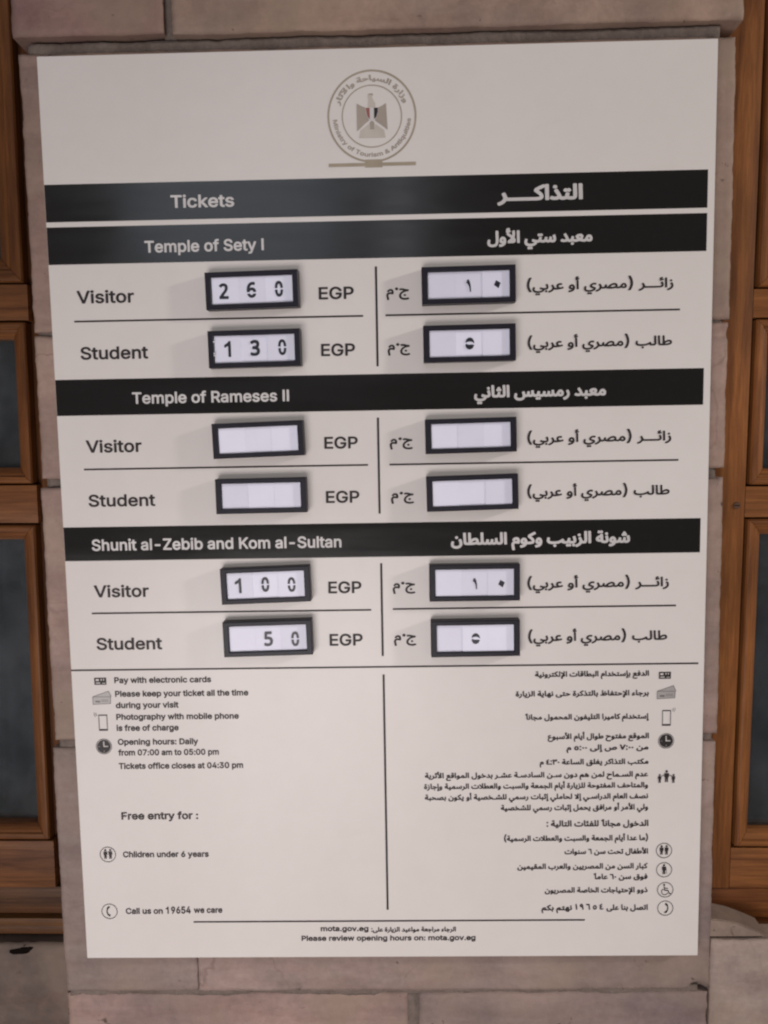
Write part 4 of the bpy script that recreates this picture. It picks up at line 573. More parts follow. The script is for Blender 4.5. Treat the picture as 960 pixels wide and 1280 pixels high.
 'ﻕ': (459, "394 383 357 389 330 375 267 387 236 355 236 319 276 285 330 299 385 286 420 328 417 355|373 265 330 270 285 256 223 174 214 110 230 60 267 30 339 12 276 -29 176 -36 112 -12 93 37 115 137 57 168 38 165 6 101 -6 28 6 -35 39 -84 112 -124 221 -135 330 -112 402 -63 446 19 455 128 426 219|330 174 352 155 357 115 311 119 311 146"),
 'ﻖ': (479, "405 333 367 339 339 322 312 338 276 335 248 306 247 269 285 235 339 251 394 235 431 278 428 306|370 215 330 220 285 206 248 174 221 124 214 60 232 15 276 -17 345 -31 276 -78 176 -86 112 -61 93 -13 115 87 57 118 38 115 6 51 -6 -22 6 -85 39 -134 85 -164 148 -182 294 -174 394 -121 448 -28 516 -13 532 15 524 51 503 67 457 71 427 169|330 124 351 106 357 71 309 78"),
 'ﻗ': (265, "194 437 131 424 103 440 67 434 40 400 44 364 85 335 131 350 194 338 221 364 227 391|167 318 96 309 43 255 22 191 25 137 49 99 98 73 -9 64 -24 0 -15 -22 67 -25 158 -10 203 14 240 55 261 128 254 218 221 284|149 220 167 173 121 167 122 209"),
 'ﻘ': (293, "215 382 176 388 149 373 112 389 85 385 56 355 56 318 94 284 149 300 203 285 240 328 238 355|189 264 112 263 49 213 25 146 40 73 -16 55 -15 -22 67 -24 149 -9 294 -27 340 -2 347 28 331 59 257 73 273 128 266 182 240 228|149 173 176 137 149 94 128 109 121 137"),
 'ﻛ': (244, "246 437 221 441 112 387 3 309 -4 246 105 146 139 91 112 73 -6 66 -24 0 -15 -22 140 -18 186 0 221 37 232 91 218 146 107 273 267 358 273 382"),
 'ﻜ': (301, "246 437 221 441 103 383 3 309 -4 246 113 128 138 82 -6 66 -24 0 -15 -22 112 -23 194 9 249 -19 303 -27 349 0 343 55 258 85 191 182 103 273 267 358 273 382"),
 'ﻝ': (412, "382 438 312 447 291 429 301 66 292 2 267 -42 194 -65 121 -50 91 -7 104 102 48 128 21 114 -4 29 -3 -34 21 -90 76 -136 157 -160 248 -155 321 -120 368 -62 397 75"),
 'ﻞ': (433, "382 438 312 447 291 429 303 48 275 -34 203 -64 121 -50 91 -7 104 102 48 128 21 114 -4 29 -3 -34 21 -89 76 -136 167 -161 267 -149 339 -106 394 -21 448 -25 481 2 476 53 412 77 399 102"),
 'ﻟ': (154, "114 446 51 446 35 428 45 82 -17 55 -23 -9 -6 -26 91 -9 137 55 130 418"),
 'ﻠ': (178, "116 446 58 447 36 428 45 82 -17 55 -23 -9 -6 -26 58 -21 103 -1 185 -27 229 9 220 55 158 76 145 100 132 428"),
 'ﻡ': (287, "201 243 151 250 97 236 50 198 18 143 24 123 68 98 8 43 -12 -21 2 -157 33 -254 97 -244 112 -230 85 -57 97 -2 151 10 242 -7 279 42 287 98 275 161 243 216|161 154 184 134 191 107 100 107 125 143"),
 'ﻢ': (333, "225 234 164 233 95 198 36 142 -4 70 -15 -57 18 -221 36 -255 100 -244 115 -230 81 -48 82 20 200 -34 273 -11 346 -26 384 7 377 52 316 79 265 198|182 136 209 63 145 107"),
 'ﻣ': (311, "220 228 158 234 100 200 30 82 -16 55 -15 -22 40 -23 85 3 203 -23 271 9 297 64 296 128 267 189|176 140 205 109 203 76 140 87"),
 'ﻤ': (343, "196 237 140 229 85 183 21 75 -16 56 -15 -22 49 -20 94 16 140 -17 194 -35 276 -10 349 -27 385 -8 396 19 385 54 321 81 257 201|185 139 212 63 176 71 144 101 167 137"),
 'ﻥ': (406, "221 312 176 314 147 285 146 249 176 216 212 214 243 240 248 277|351 203 321 210 266 176 300 67 303 12 281 -33 230 -60 167 -62 111 -42 90 3 108 94 48 128 26 121 -6 -6 4 -60 34 -106 94 -144 185 -160 276 -147 343 -106 385 -42 400 31 389 112"),
 'ﻦ': (433, "223 311 185 317 151 293 144 257 167 221 212 214 243 238 249 275|367 184 339 191 279 166 301 -7 277 -43 230 -62 157 -63 110 -43 90 2 104 102 30 125 -6 2 2 -52 27 -98 121 -154 248 -156 339 -116 394 -26 467 -16 485 11 480 48 399 84"),
 'ﻧ': (159, "86 382 45 373 23 337 31 300 67 277 103 284 128 318 121 357|117 255 94 262 28 228 61 91 49 73 -16 55 -23 -9 -6 -26 94 -9 144 46 153 128"),
 'ﻨ': (203, "107 309 67 305 41 273 43 237 76 207 121 214 144 246 140 282|97 191 69 173 47 82 -16 55 -19 -18 40 -25 103 -2 167 -25 234 -18 255 9 249 50 221 68 158 75 158 173"),
 'ﻫ': (340, "124 317 101 317 64 271 66 244 24 162 40 71 -11 62 -23 -11 3 -27 121 -6 212 -28 285 -17 334 44 325 126 259 208|140 174 154 144 131 108 116 153"),
 'ﻬ': (301, "204 266 140 263 85 220 48 156 27 75 -15 56 -24 2 -15 -22 31 -30 50 -80 85 -120 167 -152 221 -147 260 -125 290 -80 294 -31 334 -16 354 20 331 64 248 75 266 129 264 193 242 238|167 169 163 111 131 83 136 120|185 -14 204 -34 185 -56 149 -46 128 -16"),
 'ﻭ': (265, "159 221 82 207 25 131 14 67 27 19 63 -15 123 -33 8 -69 1 -97 27 -159 163 -121 214 -79 244 -24 256 58 242 140 209 194|136 127 158 94 154 67 110 76 116 112"),
 'ﻮ': (280, "159 221 82 207 24 131 14 67 28 21 63 -10 123 -33 8 -69 1 -97 27 -159 159 -124 209 -84 245 -28 300 -24 332 12 318 59 256 76 219 185|136 127 158 94 154 70 109 85"),
 'ﻰ': (436, "68 120 39 128 20 111 -4 29 -3 -34 37 -107 121 -152 239 -159 348 -132 411 -89 440 -34 488 11 487 38 467 64 285 109 260 29 339 -7 342 -25 257 -62 148 -58 94 -18 109 93"),
 'ﻲ': (436, "52 126 23 117 3 63 -6 -1 3 -55 57 -124 148 -160 239 -161 357 -128 408 -92 442 -28 488 8 485 45 467 64 285 109 269 90 261 26 343 -10 339 -28 257 -62 148 -58 112 -41 92 -10 106 99|261 -174 221 -169 194 -185 167 -168 130 -173 105 -201 104 -237 139 -271 194 -256 221 -272 257 -269 289 -219"),
 'ﻳ': (177, "120 261 43 234 72 88 66 74 -12 61 -24 -3 -7 -26 97 -12 154 43 162 143|135 -39 102 -33 66 -48 11 -34 -21 -66 -23 -103 20 -138 66 -123 129 -135 162 -94 157 -62"),
 'ﻴ': (221, "125 188 83 179 56 79 -12 61 -24 -3 -15 -22 58 -25 112 -3 158 -24 221 -27 267 -3 274 34 258 60 163 79 172 170|175 -39 140 -33 112 -47 49 -36 18 -66 17 -103 58 -138 112 -124 167 -136 202 -94 199 -66"),
 'ﻵ': (402, "65 458 -2 453 -48 403 -11 361 47 376 5 321 3 294 161 167 46 58 45 -6 70 -24 270 -13 313 21 330 76 319 131 282 185 305 294 296 431 270 447 202 431 209 312 198 263 75 358 152 363 189 388 196 412 161 451 116 439|234 96 235 76 209 76"),
 'ﻷ': (345, "85 540 30 533 -10 494 -9 376 24 349 0 303 161 167 48 60 45 -6 66 -24 257 -17 306 12 330 67 323 121 282 185 305 294 296 431 275 447 202 431 202 261 71 367 147 403 136 449 111 467 119 521|230 100 234 76 212 73"),
 'ﻹ': (345, "288 442 218 441 200 425 209 315 200 262 54 369 33 360 1 315 9 288 163 169 45 54 44 -4 59 -31 34 -58 26 -95 26 -149 45 -200 182 -166 180 -113 156 -85 159 -31 272 -12 323 42 325 115 281 187 305 315|227 97 237 78 218 73 210 78"),
 'ﻻ': (345, "291 440 272 447 202 431 200 262 54 369 5 321 9 288 161 167 46 58 54 -19 245 -20 291 -1 318 31 328 103 282 185 305 303|227 97 236 77 209 75"),
 'ﻼ': (355, "282 446 218 446 202 428 209 208 63 355 45 354 2 309 7 282 171 100 127 75 18 66 5 0 18 -18 136 -23 227 20 263 -10 318 -25 372 -24 403 0 407 37 391 61 314 82 297 428"),
},
'D': {
 '0': (400, "198 432 160 437 118 433 87 420 60 399 40 373 24 338 12 285 7 232 12 227 95 227 101 231 107 291 118 326 136 347 160 352 183 345 198 326 210 291 218 228 307 228 310 232 302 297 277 367 242 410|310 179 301 183 218 182 210 120 199 85 183 66 160 59 136 64 118 85 107 120 101 180 12 183 7 179 11 138 26 73 54 22 95 -12 124 -23 154 -27 212 -18 254 9 283 50 301 103"),
 '1': (400, "265 526 251 530 199 526 151 464 38 403 27 385 28 314 45 299 168 354 171 350 171 -3 178 -15 192 -21 256 -21 268 -15 274 -3 274 508"),
 '2': (400, "192 432 141 437 94 429 42 403 11 373 14 355 53 314 71 316 118 346 153 352 184 338 194 303 187 267 165 229 10 55 6 -3 18 -19 282 -21 301 -9 303 50 294 64 147 68 141 72 250 197 273 238 285 279 286 332 268 379 235 413"),
 '3': (400, "193 432 137 437 90 430 37 408 12 391 4 379 8 361 43 319 60 320 108 346 149 352 184 340 196 314 190 285 167 262 143 256 73 250 65 238 65 191 68 179 78 171 155 167 190 155 207 132 204 91 181 67 137 59 90 63 26 85 14 83 2 67 4 9 14 -2 43 -15 131 -27 208 -16 261 14 284 44 297 73 303 120 295 161 277 191 245 220 269 244 284 274 290 314 286 350 273 379 252 403 227 420"),
 '4': (400, "252 432 191 433 177 426 -15 138 -15 91 -3 73 174 69 175 -3 191 -20 244 -21 260 -15 266 -3 268 70 314 73 326 91 326 138 321 152 309 159 266 161 266 414|174 274 175 161 97 161"),
 '5': (400, "268 426 251 431 63 431 43 420 26 209 69 180 133 187 180 180 202 161 211 126 202 85 186 70 169 63 139 59 104 62 39 86 22 79 16 67 16 14 21 3 33 -6 69 -19 110 -26 192 -21 222 -11 251 7 287 50 302 97 305 138 298 179 280 215 257 240 222 260 175 271 122 271 118 279 128 342 257 343 269 348 275 361 275 409"),
 '6': (400, "260 432 199 437 146 429 102 409 68 379 38 332 21 279 11 203 14 144 102 144 122 180 140 191 164 195 187 193 202 185 222 143 311 144 306 179 295 209 275 237 252 256 216 272 187 277 152 276 113 267 130 314 158 341 193 352 258 346 275 354 280 367 280 414 273 426|307 97 216 98 199 70 164 58 134 68 111 99 20 97 40 46 70 9 116 -19 164 -27 222 -17 263 9 294 50"),
},
}

# ------------------------------------------------------------------ lettering
_gc = {}
def inside(p, poly):
    c = False; n = len(poly)
    for i in range(n):
        (x1, y1), (x2, y2) = poly[i], poly[i-1]
        if (y1 > p[1]) != (y2 > p[1]) and p[0] < (x2-x1)*(p[1]-y1)/(y2-y1)+x1: c = not c
    return c
def glyph(st, ch):
    """triangles of one letter, in em/1000"""
    if (st, ch) in _gc: return _gc[(st, ch)]
    adv, s = GLYPHS[st][ch]; loops = []
    for c in s.split('|') if s else []:
        v = list(map(int, c.split())); loops.append([(v[i], v[i+1]) for i in range(0, len(v), 2)])
    area_ = lambda L: abs(sum(L[i-1][0]*L[i][1]-L[i][0]*L[i-1][1] for i in range(len(L))))/2
    loops.sort(key=area_, reverse=True); outs = []
    for lp in loops:
        host = [o for o in outs if inside(lp[0], o[0])]
        if host: host[-1].append(lp)
        else: outs.append([lp])
    tri = []; allp = []
    for grp in outs:
        vs = [[Vector((*p, 0)) for p in lp] for lp in grp]; pts = [p for lp in vs for p in lp]
        for a, b, c in tessellate_polygon(vs):
            if (pts[b]-pts[a]).cross(pts[c]-pts[a]).z < 0: b, c = c, b
            tri.append((a+len(allp), b+len(allp), c+len(allp)))
        allp += [(p.x, p.y) for p in pts]
    _gc[(st, ch)] = (adv, allp, tri); return _gc[(st, ch)]
def layout(s, st):
    pen = 0; items = []
    for ch in s:
        adv, pts, tri = glyph(st, ch); items.append((pen, pts, tri)); pen += adv
    xs = [p[0]+o for o, pts, t in items for p in pts]
    return items, min(xs), max(xs)
CAP = {}
def letter_height(st):
    if st not in CAP:
        g = {'HB': 'T', 'M': 'E', 'S': 'T', 'D': '1'}.get(st, '\uFE8D')
        pts = glyph(st, g)[1]; CAP[st] = max(p[1] for p in pts), min(p[1] for p in pts)
    return CAP[st][0]-(-CAP[st][1] if CAP[st][1] < 0 else 0)*0
def text_mesh(s, st, x0, x1, z, h, y):
    items, mn, mx = layout(s, st); top = letter_height(st); bot = CAP[st][1]
    sx = (x1-x0)/(mx-mn); sz = h/(top-bot)
    V, Fs = [], []
    for k, (o, pts, tri) in enumerate(items):
        b = len(V); yy = y-.05*(k % 2)
        V += [((x0+(p[0]+o-mn)*sx)*MM, yy*MM, (z+(p[1]-bot*0)*sz)*MM) for p in pts]
        Fs += [(a+b, c+b, d+b) for a, c, d in tri]
    return mesh('lettering', V, Fs)

# ------------------------------------------------------------------ the board
board = empty('ticket_board', 'large cream ticket price board with black header bands, screwed flat on the stone pillar', 'price board')
box('panel', -.2970, .2970, 0, .005, -.4205, .4205, M['board'], board, .0006)
for zt, zb, xr in BANDS:
    flat('header_band', [[rect(-296.6, zb, 290.7, zt)]], -.15, M['band'], board)
for x0, z0, x1, z1 in RULES:
    if abs(x0-x1) < 5: x0 = x1 = (x0+x1)/2
    else: z0 = z1 = (z0+z1)/2
    flat('rule', [[line(x0, z0, x1, z1, 2.0 if x0 == x1 else 1.6)]], -.2, M['ink'], board)
for s, st, x0, x1, z, h in TEXTS:
    o = link('lettering', text_mesh(s, st, x0, x1, z, h, -.3), M['white'] if st[0] == 'H' else M['ink'], board)

# emblem: two rings, arched lettering, eagle with a striped shield, and a base bar
EX, EZ = -3.4, 363.2
emb = flat('emblem', [ringp(EX, EZ, 39.1, 1.6, 72), ringp(EX, EZ, 26.5, .9, 60), [rect(-42.3, 321.0, 34.7, 323.9)], [rect(-10.2, 319.9, 5.2, 321.0)], [rect(-10.2, 323.9, 5.2, 326.6)]], -.2, M['gold'], board)
def arc_text(s, st, radius, a_mid, span, h, inner_up, mat):
    """letters set round a circle; inner_up=True reads along the bottom"""
    items, mn, mx = layout(s, st); top = letter_height(st); sz = h/top; sx = span*math.pi/180*radius/(mx-mn)
    V, Fs = [], []
    for k, (o, pts, tri) in enumerate(items):
        if not pts: continue
        b = len(V)
        for p in pts:
            u = ((p[0]+o-mn)*sx/radius) - R(span)/2; r = p[1]*sz
            if inner_up: a = R(a_mid)+u; rr = radius-r
            else: a = R(a_mid)-u; rr = radius+r
            V.append(((EX+rr*math.cos(a))*MM, (-.2-.05*(k % 2))*MM, (EZ+rr*math.sin(a))*MM))
        Fs += [(a+b, c+b, d+b) for a, c, d in tri]
    return link('lettering', mesh('lettering', V, Fs), mat, emb)
arc_text(ARC_AR, 'SA', 30.2, 91, 142, 4.6, False, M['wing'])
arc_text('Ministry of Tourism & Antiquities', 'S', 34.2, 270, 172, 3.6, True, M['wing'])
def ep(pts): return [((x-451)/5.333*.70+EX, (401-y)/5.333*.70+EZ) for x, y in pts]
flat('eagle', [[ep([(350, 495), (350, 318), (378, 333), (408, 346), (412, 385), (432, 428), (400, 452), (372, 478)])],
               [ep([(555, 490), (532, 472), (502, 450), (470, 428), (490, 385), (494, 346), (520, 335), (546, 318)])],
               [ep([(436, 487), (436, 440), (450, 430), (466, 440), (466, 487)])]], -.22, M['wing'], emb)
flat('tail', [[ep([(363, 540), (372, 492), (410, 465), (430, 450), (434, 492), (468, 492), (472, 450), (500, 470), (532, 492), (540, 540)])]], -.21, M['pale'], emb)
flat('head', [[ep([(424, 343), (428, 300), (426, 268), (432, 256), (456, 254), (462, 266), (452, 276), (462, 300), (474, 318), (476, 343)])]], -.21, M['pale'], emb)
flat('beak', [[ep([(428, 264), (432, 257), (458, 256), (460, 266)])]], -.27, M['wing'], emb)
flat('red_stripe', [[ep([(410, 347), (437, 347), (437, 420), (426, 408), (416, 385)])]], -.26, M['red'], emb)
flat('white_stripe', [[ep([(437, 347), (465, 347), (465, 424), (451, 434), (437, 422)])]], -.26, M['white'], emb)
flat('black_stripe', [[ep([(465, 347), (492, 347), (489, 378), (480, 404), (465, 420)])]], -.26, M['ink'], emb)

# pictograms (local units: photo pixels, x right, z up)
def man(x, z, s, skirt=0):
    g = [[circ(x, z+6.1*s, 1.5*s, 12)], [[(x-2.6*s, z+4.2*s), (x+2.6*s, z+4.2*s), (x+2.6*s, z-.4*s), (x+1.8*s, z-.4*s), (x+1.7*s, z-6*s), (x+.3*s, z-6*s), (x, z-1*s), (x-.3*s, z-6*s), (x-1.7*s, z-6*s), (x-1.8*s, z-.4*s), (x-2.6*s, z-.4*s)]]]
    return g
def icon(kind):
    m_ = kind.endswith('_r'); k = kind.replace('_r', ''); ink, grey = [], []
    if k == 'card':
        ink = [[rect(-7.5, -4.5, 7.5, 4.5), rect(-5.8, .2, -1.8, 2.8)[::-1], rect(.5, .6, 2.0, 3.2)[::-1], rect(3.6, .6, 4.8, 3.2)[::-1], rect(-5.8, -3.0, -.2, -1.6)[::-1], rect(2, -3.2, 6.2, -2.2)[::-1]]]
    elif k == 'tickets':
        grey = [[[(-11.5, -8), (10.5, -7), (11, 1.5), (-11.5, 1.8)]], [[(-11, 2.0), (8.5, 8.6), (12, 2.2), (11, 1.7)]]]
        ink = stroke([(-11.5, 1.8), (8.5, 8.8), (12, 1.6)], .45) + stroke([(-11.5, 1.8), (11, 1.5), (10.5, -7), (-11.5, -8), (-11.5, 1.8)], .45)
        ink += [[rect(-8+q*1.5, -5.5, -7.2+q*1.5, -3.2)] for q in range(4)] + [[line(-1, -2.5, 8, -2.2, .35)], [line(-1, -4.2, 8, -4, .35)]]
    elif k == 'phone':
        ink = [[rect(-5.5, -10.5, 5.5, 10), rect(-4.6, -8.3, 4.6, 8.6)[::-1]], [rect(-1.6, -9.8, 1.6, -9.0)]]
        s_ = 1 if kind == 'phone_r' else -1
        ink = ink[:1] + stroke([(s_*7, 8.5), (s_*8.3, 10), (s_*8.3, 12.5)], .6) + stroke([(s_*9, 7.5), (s_*10.4, 9.5), (s_*10.4, 13)], .5)
        if s_ < 0: ink = [[[(x, z) for x, z in lp] for lp in g] for g in ink]
    elif k == 'clock':
        ink = [ringp(0, 0, 10, .7), [circ(0, 0, 8.6, 36), [(-.7, 6.5), (.7, 6.5), (.7, .8), (5.4, .8), (5.4, -.6), (-.7, -.6)][::-1]]]
        grey = [[rect(-6.8, -.3, -5.0, .3)], [rect(-.35, -6.8, .35, -5)]]
    elif k == 'children': ink = [ringp(0, 0, 10, .85)] + man(-3.1, 0, .92) + man(3.1, 0, .92)
    elif k == 'elder': ink = [ringp(0, 0, 10, .85)] + man(-.2, 0, 1.0) + [[line(2.4, 2.8, 3.4, -5.8, .6)]]
    elif k == 'family': ink = man(0, 1.2, 1.15) + man(-8.6, -1.6, .85) + man(8.6, -1.6, .85) + [[line(-7, 1.8, -2, 4.2, .8)], [line(7, 1.8, 2, 4.2, .8)]]
    elif k == 'wheelchair':
        ink = [ringp(0, 0, 10, .85), [circ(-1.5, 6.3, 1.3, 12)]] + stroke([(-1.3, 4.6), (-.8, -.6), (3.4, -.9), (5.2, -5.2), (6.8, -4.9)], 1.3) + [[line(-1, 2, 3.4, 1.8, 1)]] + stroke(circ(-.6, -2.6, 3.9, 14, 120, 340), .9)
    elif k == 'handset':
        s_ = -1 if kind == 'handset' else 1
        ink = [ringp(0, 0, 10, .85)] + stroke([(-s_*1.8*0+s_*.2, 5.4), (s_*2.6, 3.2), (s_*3.2, 0), (s_*2.4, -3.4), (-s_*.4, -6)], 1.5) + [[line(s_*.0, 6.3, s_*2.6, 3.6, 2.4)], [line(-s_*.8, -5.9, s_*2.0, -4.2, 2.4)]]
    return ink, grey
for kind, x, z, s in ICONS:
    ink, grey = icon(kind); tr = lambda G: [[[(x+p[0]*s, z+p[1]*s) for p in lp] for lp in g] for g in G]
    o = flat('pictogram', tr(ink), -.3, M['ink'], board)
    if grey: flat('tint', tr(grey), -.2 if 'tick' in kind else -.42, M['grey'], o)

# price displays: shallow black plastic boxes with three sliding number cards each
ONE = [(-1.3, 5.0), (-.1, 5.3), (.9, 3.4), (1.7, 0), (1.9, -5.2), (.9, -5.2), (.3, -.8), (-.9, 1.6), (-2.1, 2.4)]
ZERO = [(-1.3, 4.2), (3.5, 1.4), (1.2, -4.0), (-3.5, -.6)]
FIVE_T = [(5.0, 0)] + [(5.0*math.cos(R(a)), 6.2*math.sin(R(a))) for a in range(15, 170, 15)] + [(-4.6, .9), (-2.4, 1.9), (0, 2.3), (2.6, 1.7)]
FIVE_B = [(-4.9, -1.0), (-4.6, -2.9), (-3.0, -5.3), (0, -6.2), (3.1, -5.0), (4.9, -1.6), (2.6, -1.1), (0, -1.3), (-2.2, -1.0), (-3.9, -.2)]
def numeral(kind, x, z, h, ang, y, parent):
    if kind in ('ONE', 'ZERO', 'FIVE'):
        P = {'ONE': [ONE], 'ZERO': [ZERO], 'FIVE': [FIVE_T, FIVE_B]}[kind]; H = {'ONE': 10.5, 'ZERO': 8.2, 'FIVE': 12.4}[kind]; s = h/H*(1.06 if kind == 'FIVE' else 1)
        ps = [[[(x+px*s*(1 if kind != 'FIVE' else .95), z+pz*s) for px, pz in lp]] for lp in P]
        return flat('numeral', ps, y, M['numeral'], parent)
    adv, pts, tri = glyph('D', kind); xs = [p[0] for p in pts]; zs = [p[1] for p in pts]
    cx, cz = (min(xs)+max(xs))/2, (min(zs)+max(zs))/2; s = h/(max(zs)-min(zs)); sx = s*(.80 if kind == '0' else .93)
    V = [((x+(p[0]-cx)*sx)*MM, y*MM, (z+(p[1]-cz)*s)*MM) for p in pts]
    return link('numeral', mesh('numeral', V, [tuple(t) for t in tri]), M['numeral'], parent)
DEPTH = 11.0
def frame_mesh(w_, h_, rough_inner):
    """hollow rectangular box rim: outer wall, lip and inner wall, closed at the back"""
    bx_, bz = 5.3, 4.3; bm = bmesh.new()
    def ringv(x, z, y, jit=0):
        return [bm.verts.new(((sx_*x + (random.uniform(-jit, jit)))*MM, y*MM, (sz*z + random.uniform(-jit, jit))*MM)) for sx_, sz in ((-1, -1), (1, -1), (1, 1), (-1, 1))]
    O0 = ringv(w_/2, h_/2, 0); O1 = ringv(w_/2, h_/2, -DEPTH+.6); O2 = ringv(w_/2-.6, h_/2-.6, -DEPTH)
    I0 = ringv(w_/2-bx_+.5, h_/2-bz+.5, -DEPTH, .12); I1 = ringv(w_/2-bx_, h_/2-bz, -DEPTH+.6, .12); I2 = ringv(w_/2-bx_, h_/2-bz, -DEPTH+4.6)
    rings = [O0, O1, O2, I0, I1, I2]
    for a, b in zip(rings, rings[1:]):
        for i in range(4):
            j = (i+1) % 4; bm.faces.new((a[i], a[j], b[j], b[i]))
    bm.faces.new(I2); bm.faces.new(O0[::-1])
    bmesh.ops.recalc_face_normals(bm, faces=bm.faces[:])
    me = bpy.data.meshes.new('price_display'); bm.to_mesh(me); bm.free(); return me
for di, (x, z, w_, h_, ang, nums) in enumerate(DISPLAYS):
    d = link('price_display', frame_mesh(w_, h_, 0), M['frame'], board)
    d.location = (x*MM, -.0002, z*MM); d.rotation_euler = (0, -R(ang), 0)
    rnd = random.Random(di*3+1); iw = w_-10.7; ih = h_-8.7; third = iw/3
    for k in range(3):
        xa = -iw/2 + k*third; y = -DEPTH+2.4 + rnd.choice((0, .25, .5)); tint = rnd.uniform(.87, 1.0)
        box('number_card', (xa+.01)*MM, (xa+third-.01)*MM, y*MM, (y+.8)*MM, -(ih/2-.05)*MM, (ih/2-.05)*MM, M['tile'], d, .00008, (.86*tint, .85*tint, .99*tint), 1)
    ca, sa = math.cos(R(ang)), math.sin(R(ang))
    for kind, nx, nz, nh in nums:
        dx, dz = nx-x, nz-z
        numeral(kind, dx*ca+dz*sa, -dx*sa+dz*ca, nh, 0, -DEPTH+2.2, d)
    if di == 1:   # torn paper edge showing over the left rim of this display
        for q, (tz, tl) in enumerate(((-3.6, 1.1), (-5.4, .8), (6.6, 1.1))):
            flat('torn_scrap', [[[(-iw/2+.4, tz-.7), (-iw/2+.9, tz+.1), (-iw/2+.1, tz+.8), (-iw/2-tl*.5, tz+.2), (-iw/2-tl*.3, tz-.4)]]], -DEPTH-.2, M['tile'], d).color = (.8, .76, .8, 1)

# ------------------------------------------------------------------ stone pillar
def stone(name, x0, x1, z0, z1, yf, yb, parent, color, seed, edge=4.0, rough=1.0, step=3.2, chips=()):
    edge *= .5
    """one rough dressed block (mm): displaced front with worn arrises; real sides and back"""
    nx = max(3, int((x1-x0)/step)); nz = max(3, int((z1-z0)/step)); V, Fs = [], []; so = Vector((seed*13.7, seed*5.1, 0))
    for j in range(nz+1):
        for i in range(nx+1):
            u, v = i/nx, j/nz; X = x0+(x1-x0)*u; Z = z0+(z1-z0)*v
            p = Vector((X*.02, seed*3.3, Z*.02)); q = Vector((X*.11, seed*7.7, Z*.11))
            ex = min(X-x0, x1-X); ez = min(Z-z0, z1-Z)
            er = edge*(1+.9*noise.noise(q+so)); e = min(ex, ez)
            rnd_ = 0 if e >= er else (1-math.sqrt(max(0, 1-(1-e/er)**2)))*er*.8
            y = yf + rough*(1.3*noise.noise(p) + .55*noise.noise(q) + .25*noise.noise(q*3.1)) + rnd_
            k = max(0, 1-ex/8); kz = max(0, 1-ez/8)
            X += k*1.0*noise.noise(Vector((seed, Z*.03, 2)))*rough + k*.45*noise.noise(Vector((seed, Z*.25, 5)))
            Z += kz*1.1*noise.noise(Vector((X*.025, seed, 9)))*rough + kz*.45*noise.noise(Vector((X*.2, seed, 4)))
            for cx, cz, cr, cdep in chips:
                dd = math.hypot((X-cx), (Z-cz)*1.6)/cr
                if dd < 1: y += cdep*(1-dd*dd)*(.8+.5*noise.noise(q*2))
            V.append((X*MM, y*MM, Z*MM))
    W_ = nx+1
    for j in range(nz):
        for i in range(nx): a = j*W_+i; Fs.append((a, a+1, a+W_+1, a+W_))
    border = [i for i in range(nx+1)] + [j*W_+nx for j in range(1, nz+1)] + [nz*W_+i for i in range(nx-1, -1, -1)] + [j*W_ for j in range(nz-1, 0, -1)]
    base = len(V); V += [(V[b][0], yb*MM, V[b][2]) for b in border]
    n = len(border)
    for k in range(n): Fs.append((border[k], base+k, base+(k+1) % n, border[(k+1) % n]))
    Fs.append(tuple(base+k for k in range(n)))
    me = mesh(name, V, Fs); me.polygons.foreach_set('use_smooth', [True]*(nx*nz)+[False]*(n+1))
    return link(name, me, M['stone'], parent, color)
def rough_slab(name, x0, x1, z0, z1, yf, yb, parent, seed, step=3.0, amp=1.2):
    o = stone(name, x0, x1, z0, z1, yf, yb, parent, (1, 1, 1), seed, 2.0, amp, step); o.data.materials.clear(); o.data.materials.append(M['mortar']); return o

pillar = empty('stone_pillar', 'pinkish limestone block pillar carrying the ticket board between two wooden windows', 'pillar')
YF = 10.0
stone('stone', -322, -186.5, 442.0, 560, YF-1, 90, pillar, (.235, .145, .135), 1, 4, 1.0)
stone('stone', -178.5, 322, 440.0, 560, YF-2, 90, pillar, (.37, .265, .215), 2, 4, 1.1, chips=((75, 462, 7, 1.5), (70, 459, 4, 1.2), (210, 464, 4, 1), (262, 461, 4, 1), (292, 447, 16, 2.2)))
stone('stone', -318, 317, 184, 427.5, YF, 90, pillar, (.335, .235, .20), 3, 4, .9)
stone('stone', -319, 316, 49.5, 181, YF+.5, 90, pillar, (.36, .26, .225), 4, 4, .9, chips=((312, 172, 10, 5), (296, 170, 12, 4)))
stone('stone', -321, 315, -204, 40.5, YF, 90, pillar, (.37, .27, .235), 5, 4, .9, chips=((303, 40, 12, 6), (-300, -60, 9, 1)))
stone('stone', -324, -191.6, -463, -211.5, YF+.4, 90, pillar, (.275, .215, .20), 6, 1.2, .8)
stone('stone', -191.0, 313, -463, -211.5, YF, 90, pillar, (.30, .23, .212), 7, 1.2, .9, chips=((302, -462, 12, 7), (-120, -436, 8, .8)))
stone('stone', -325, 16.5, -600, -466, YF+1, 90, pillar, (.345, .245, .22), 8, 4, .8)
stone('stone', 27.5, 312, -600, -465.8, YF, 90, pillar, (.32, .24, .225), 9, 4, .9, chips=((62, -473, 12, 1.6),))
rough_slab('mortar', -311, 304, 425, 438.2, YF+4.5, 80, pillar, 21)
box('mortar', -.312, .300, .045, .085, -.60, .56, M['mortar'], pillar, 0)
rough_slab('mortar', -188, -177, 440, 560, YF+5, 80, pillar, 22)
rough_slab('mortar', -316, 311, 179, 186, YF+3.5, 80, pillar, 23)
rough_slab('mortar', -316, 309, 39, 51, YF+4, 80, pillar, 24)
rough_slab('mortar', -318, 310, -213, -202, YF+2.5, 80, pillar, 25)
rough_slab('mortar', -321, 302, -469, -459, YF+1.2, 80, pillar, 26)
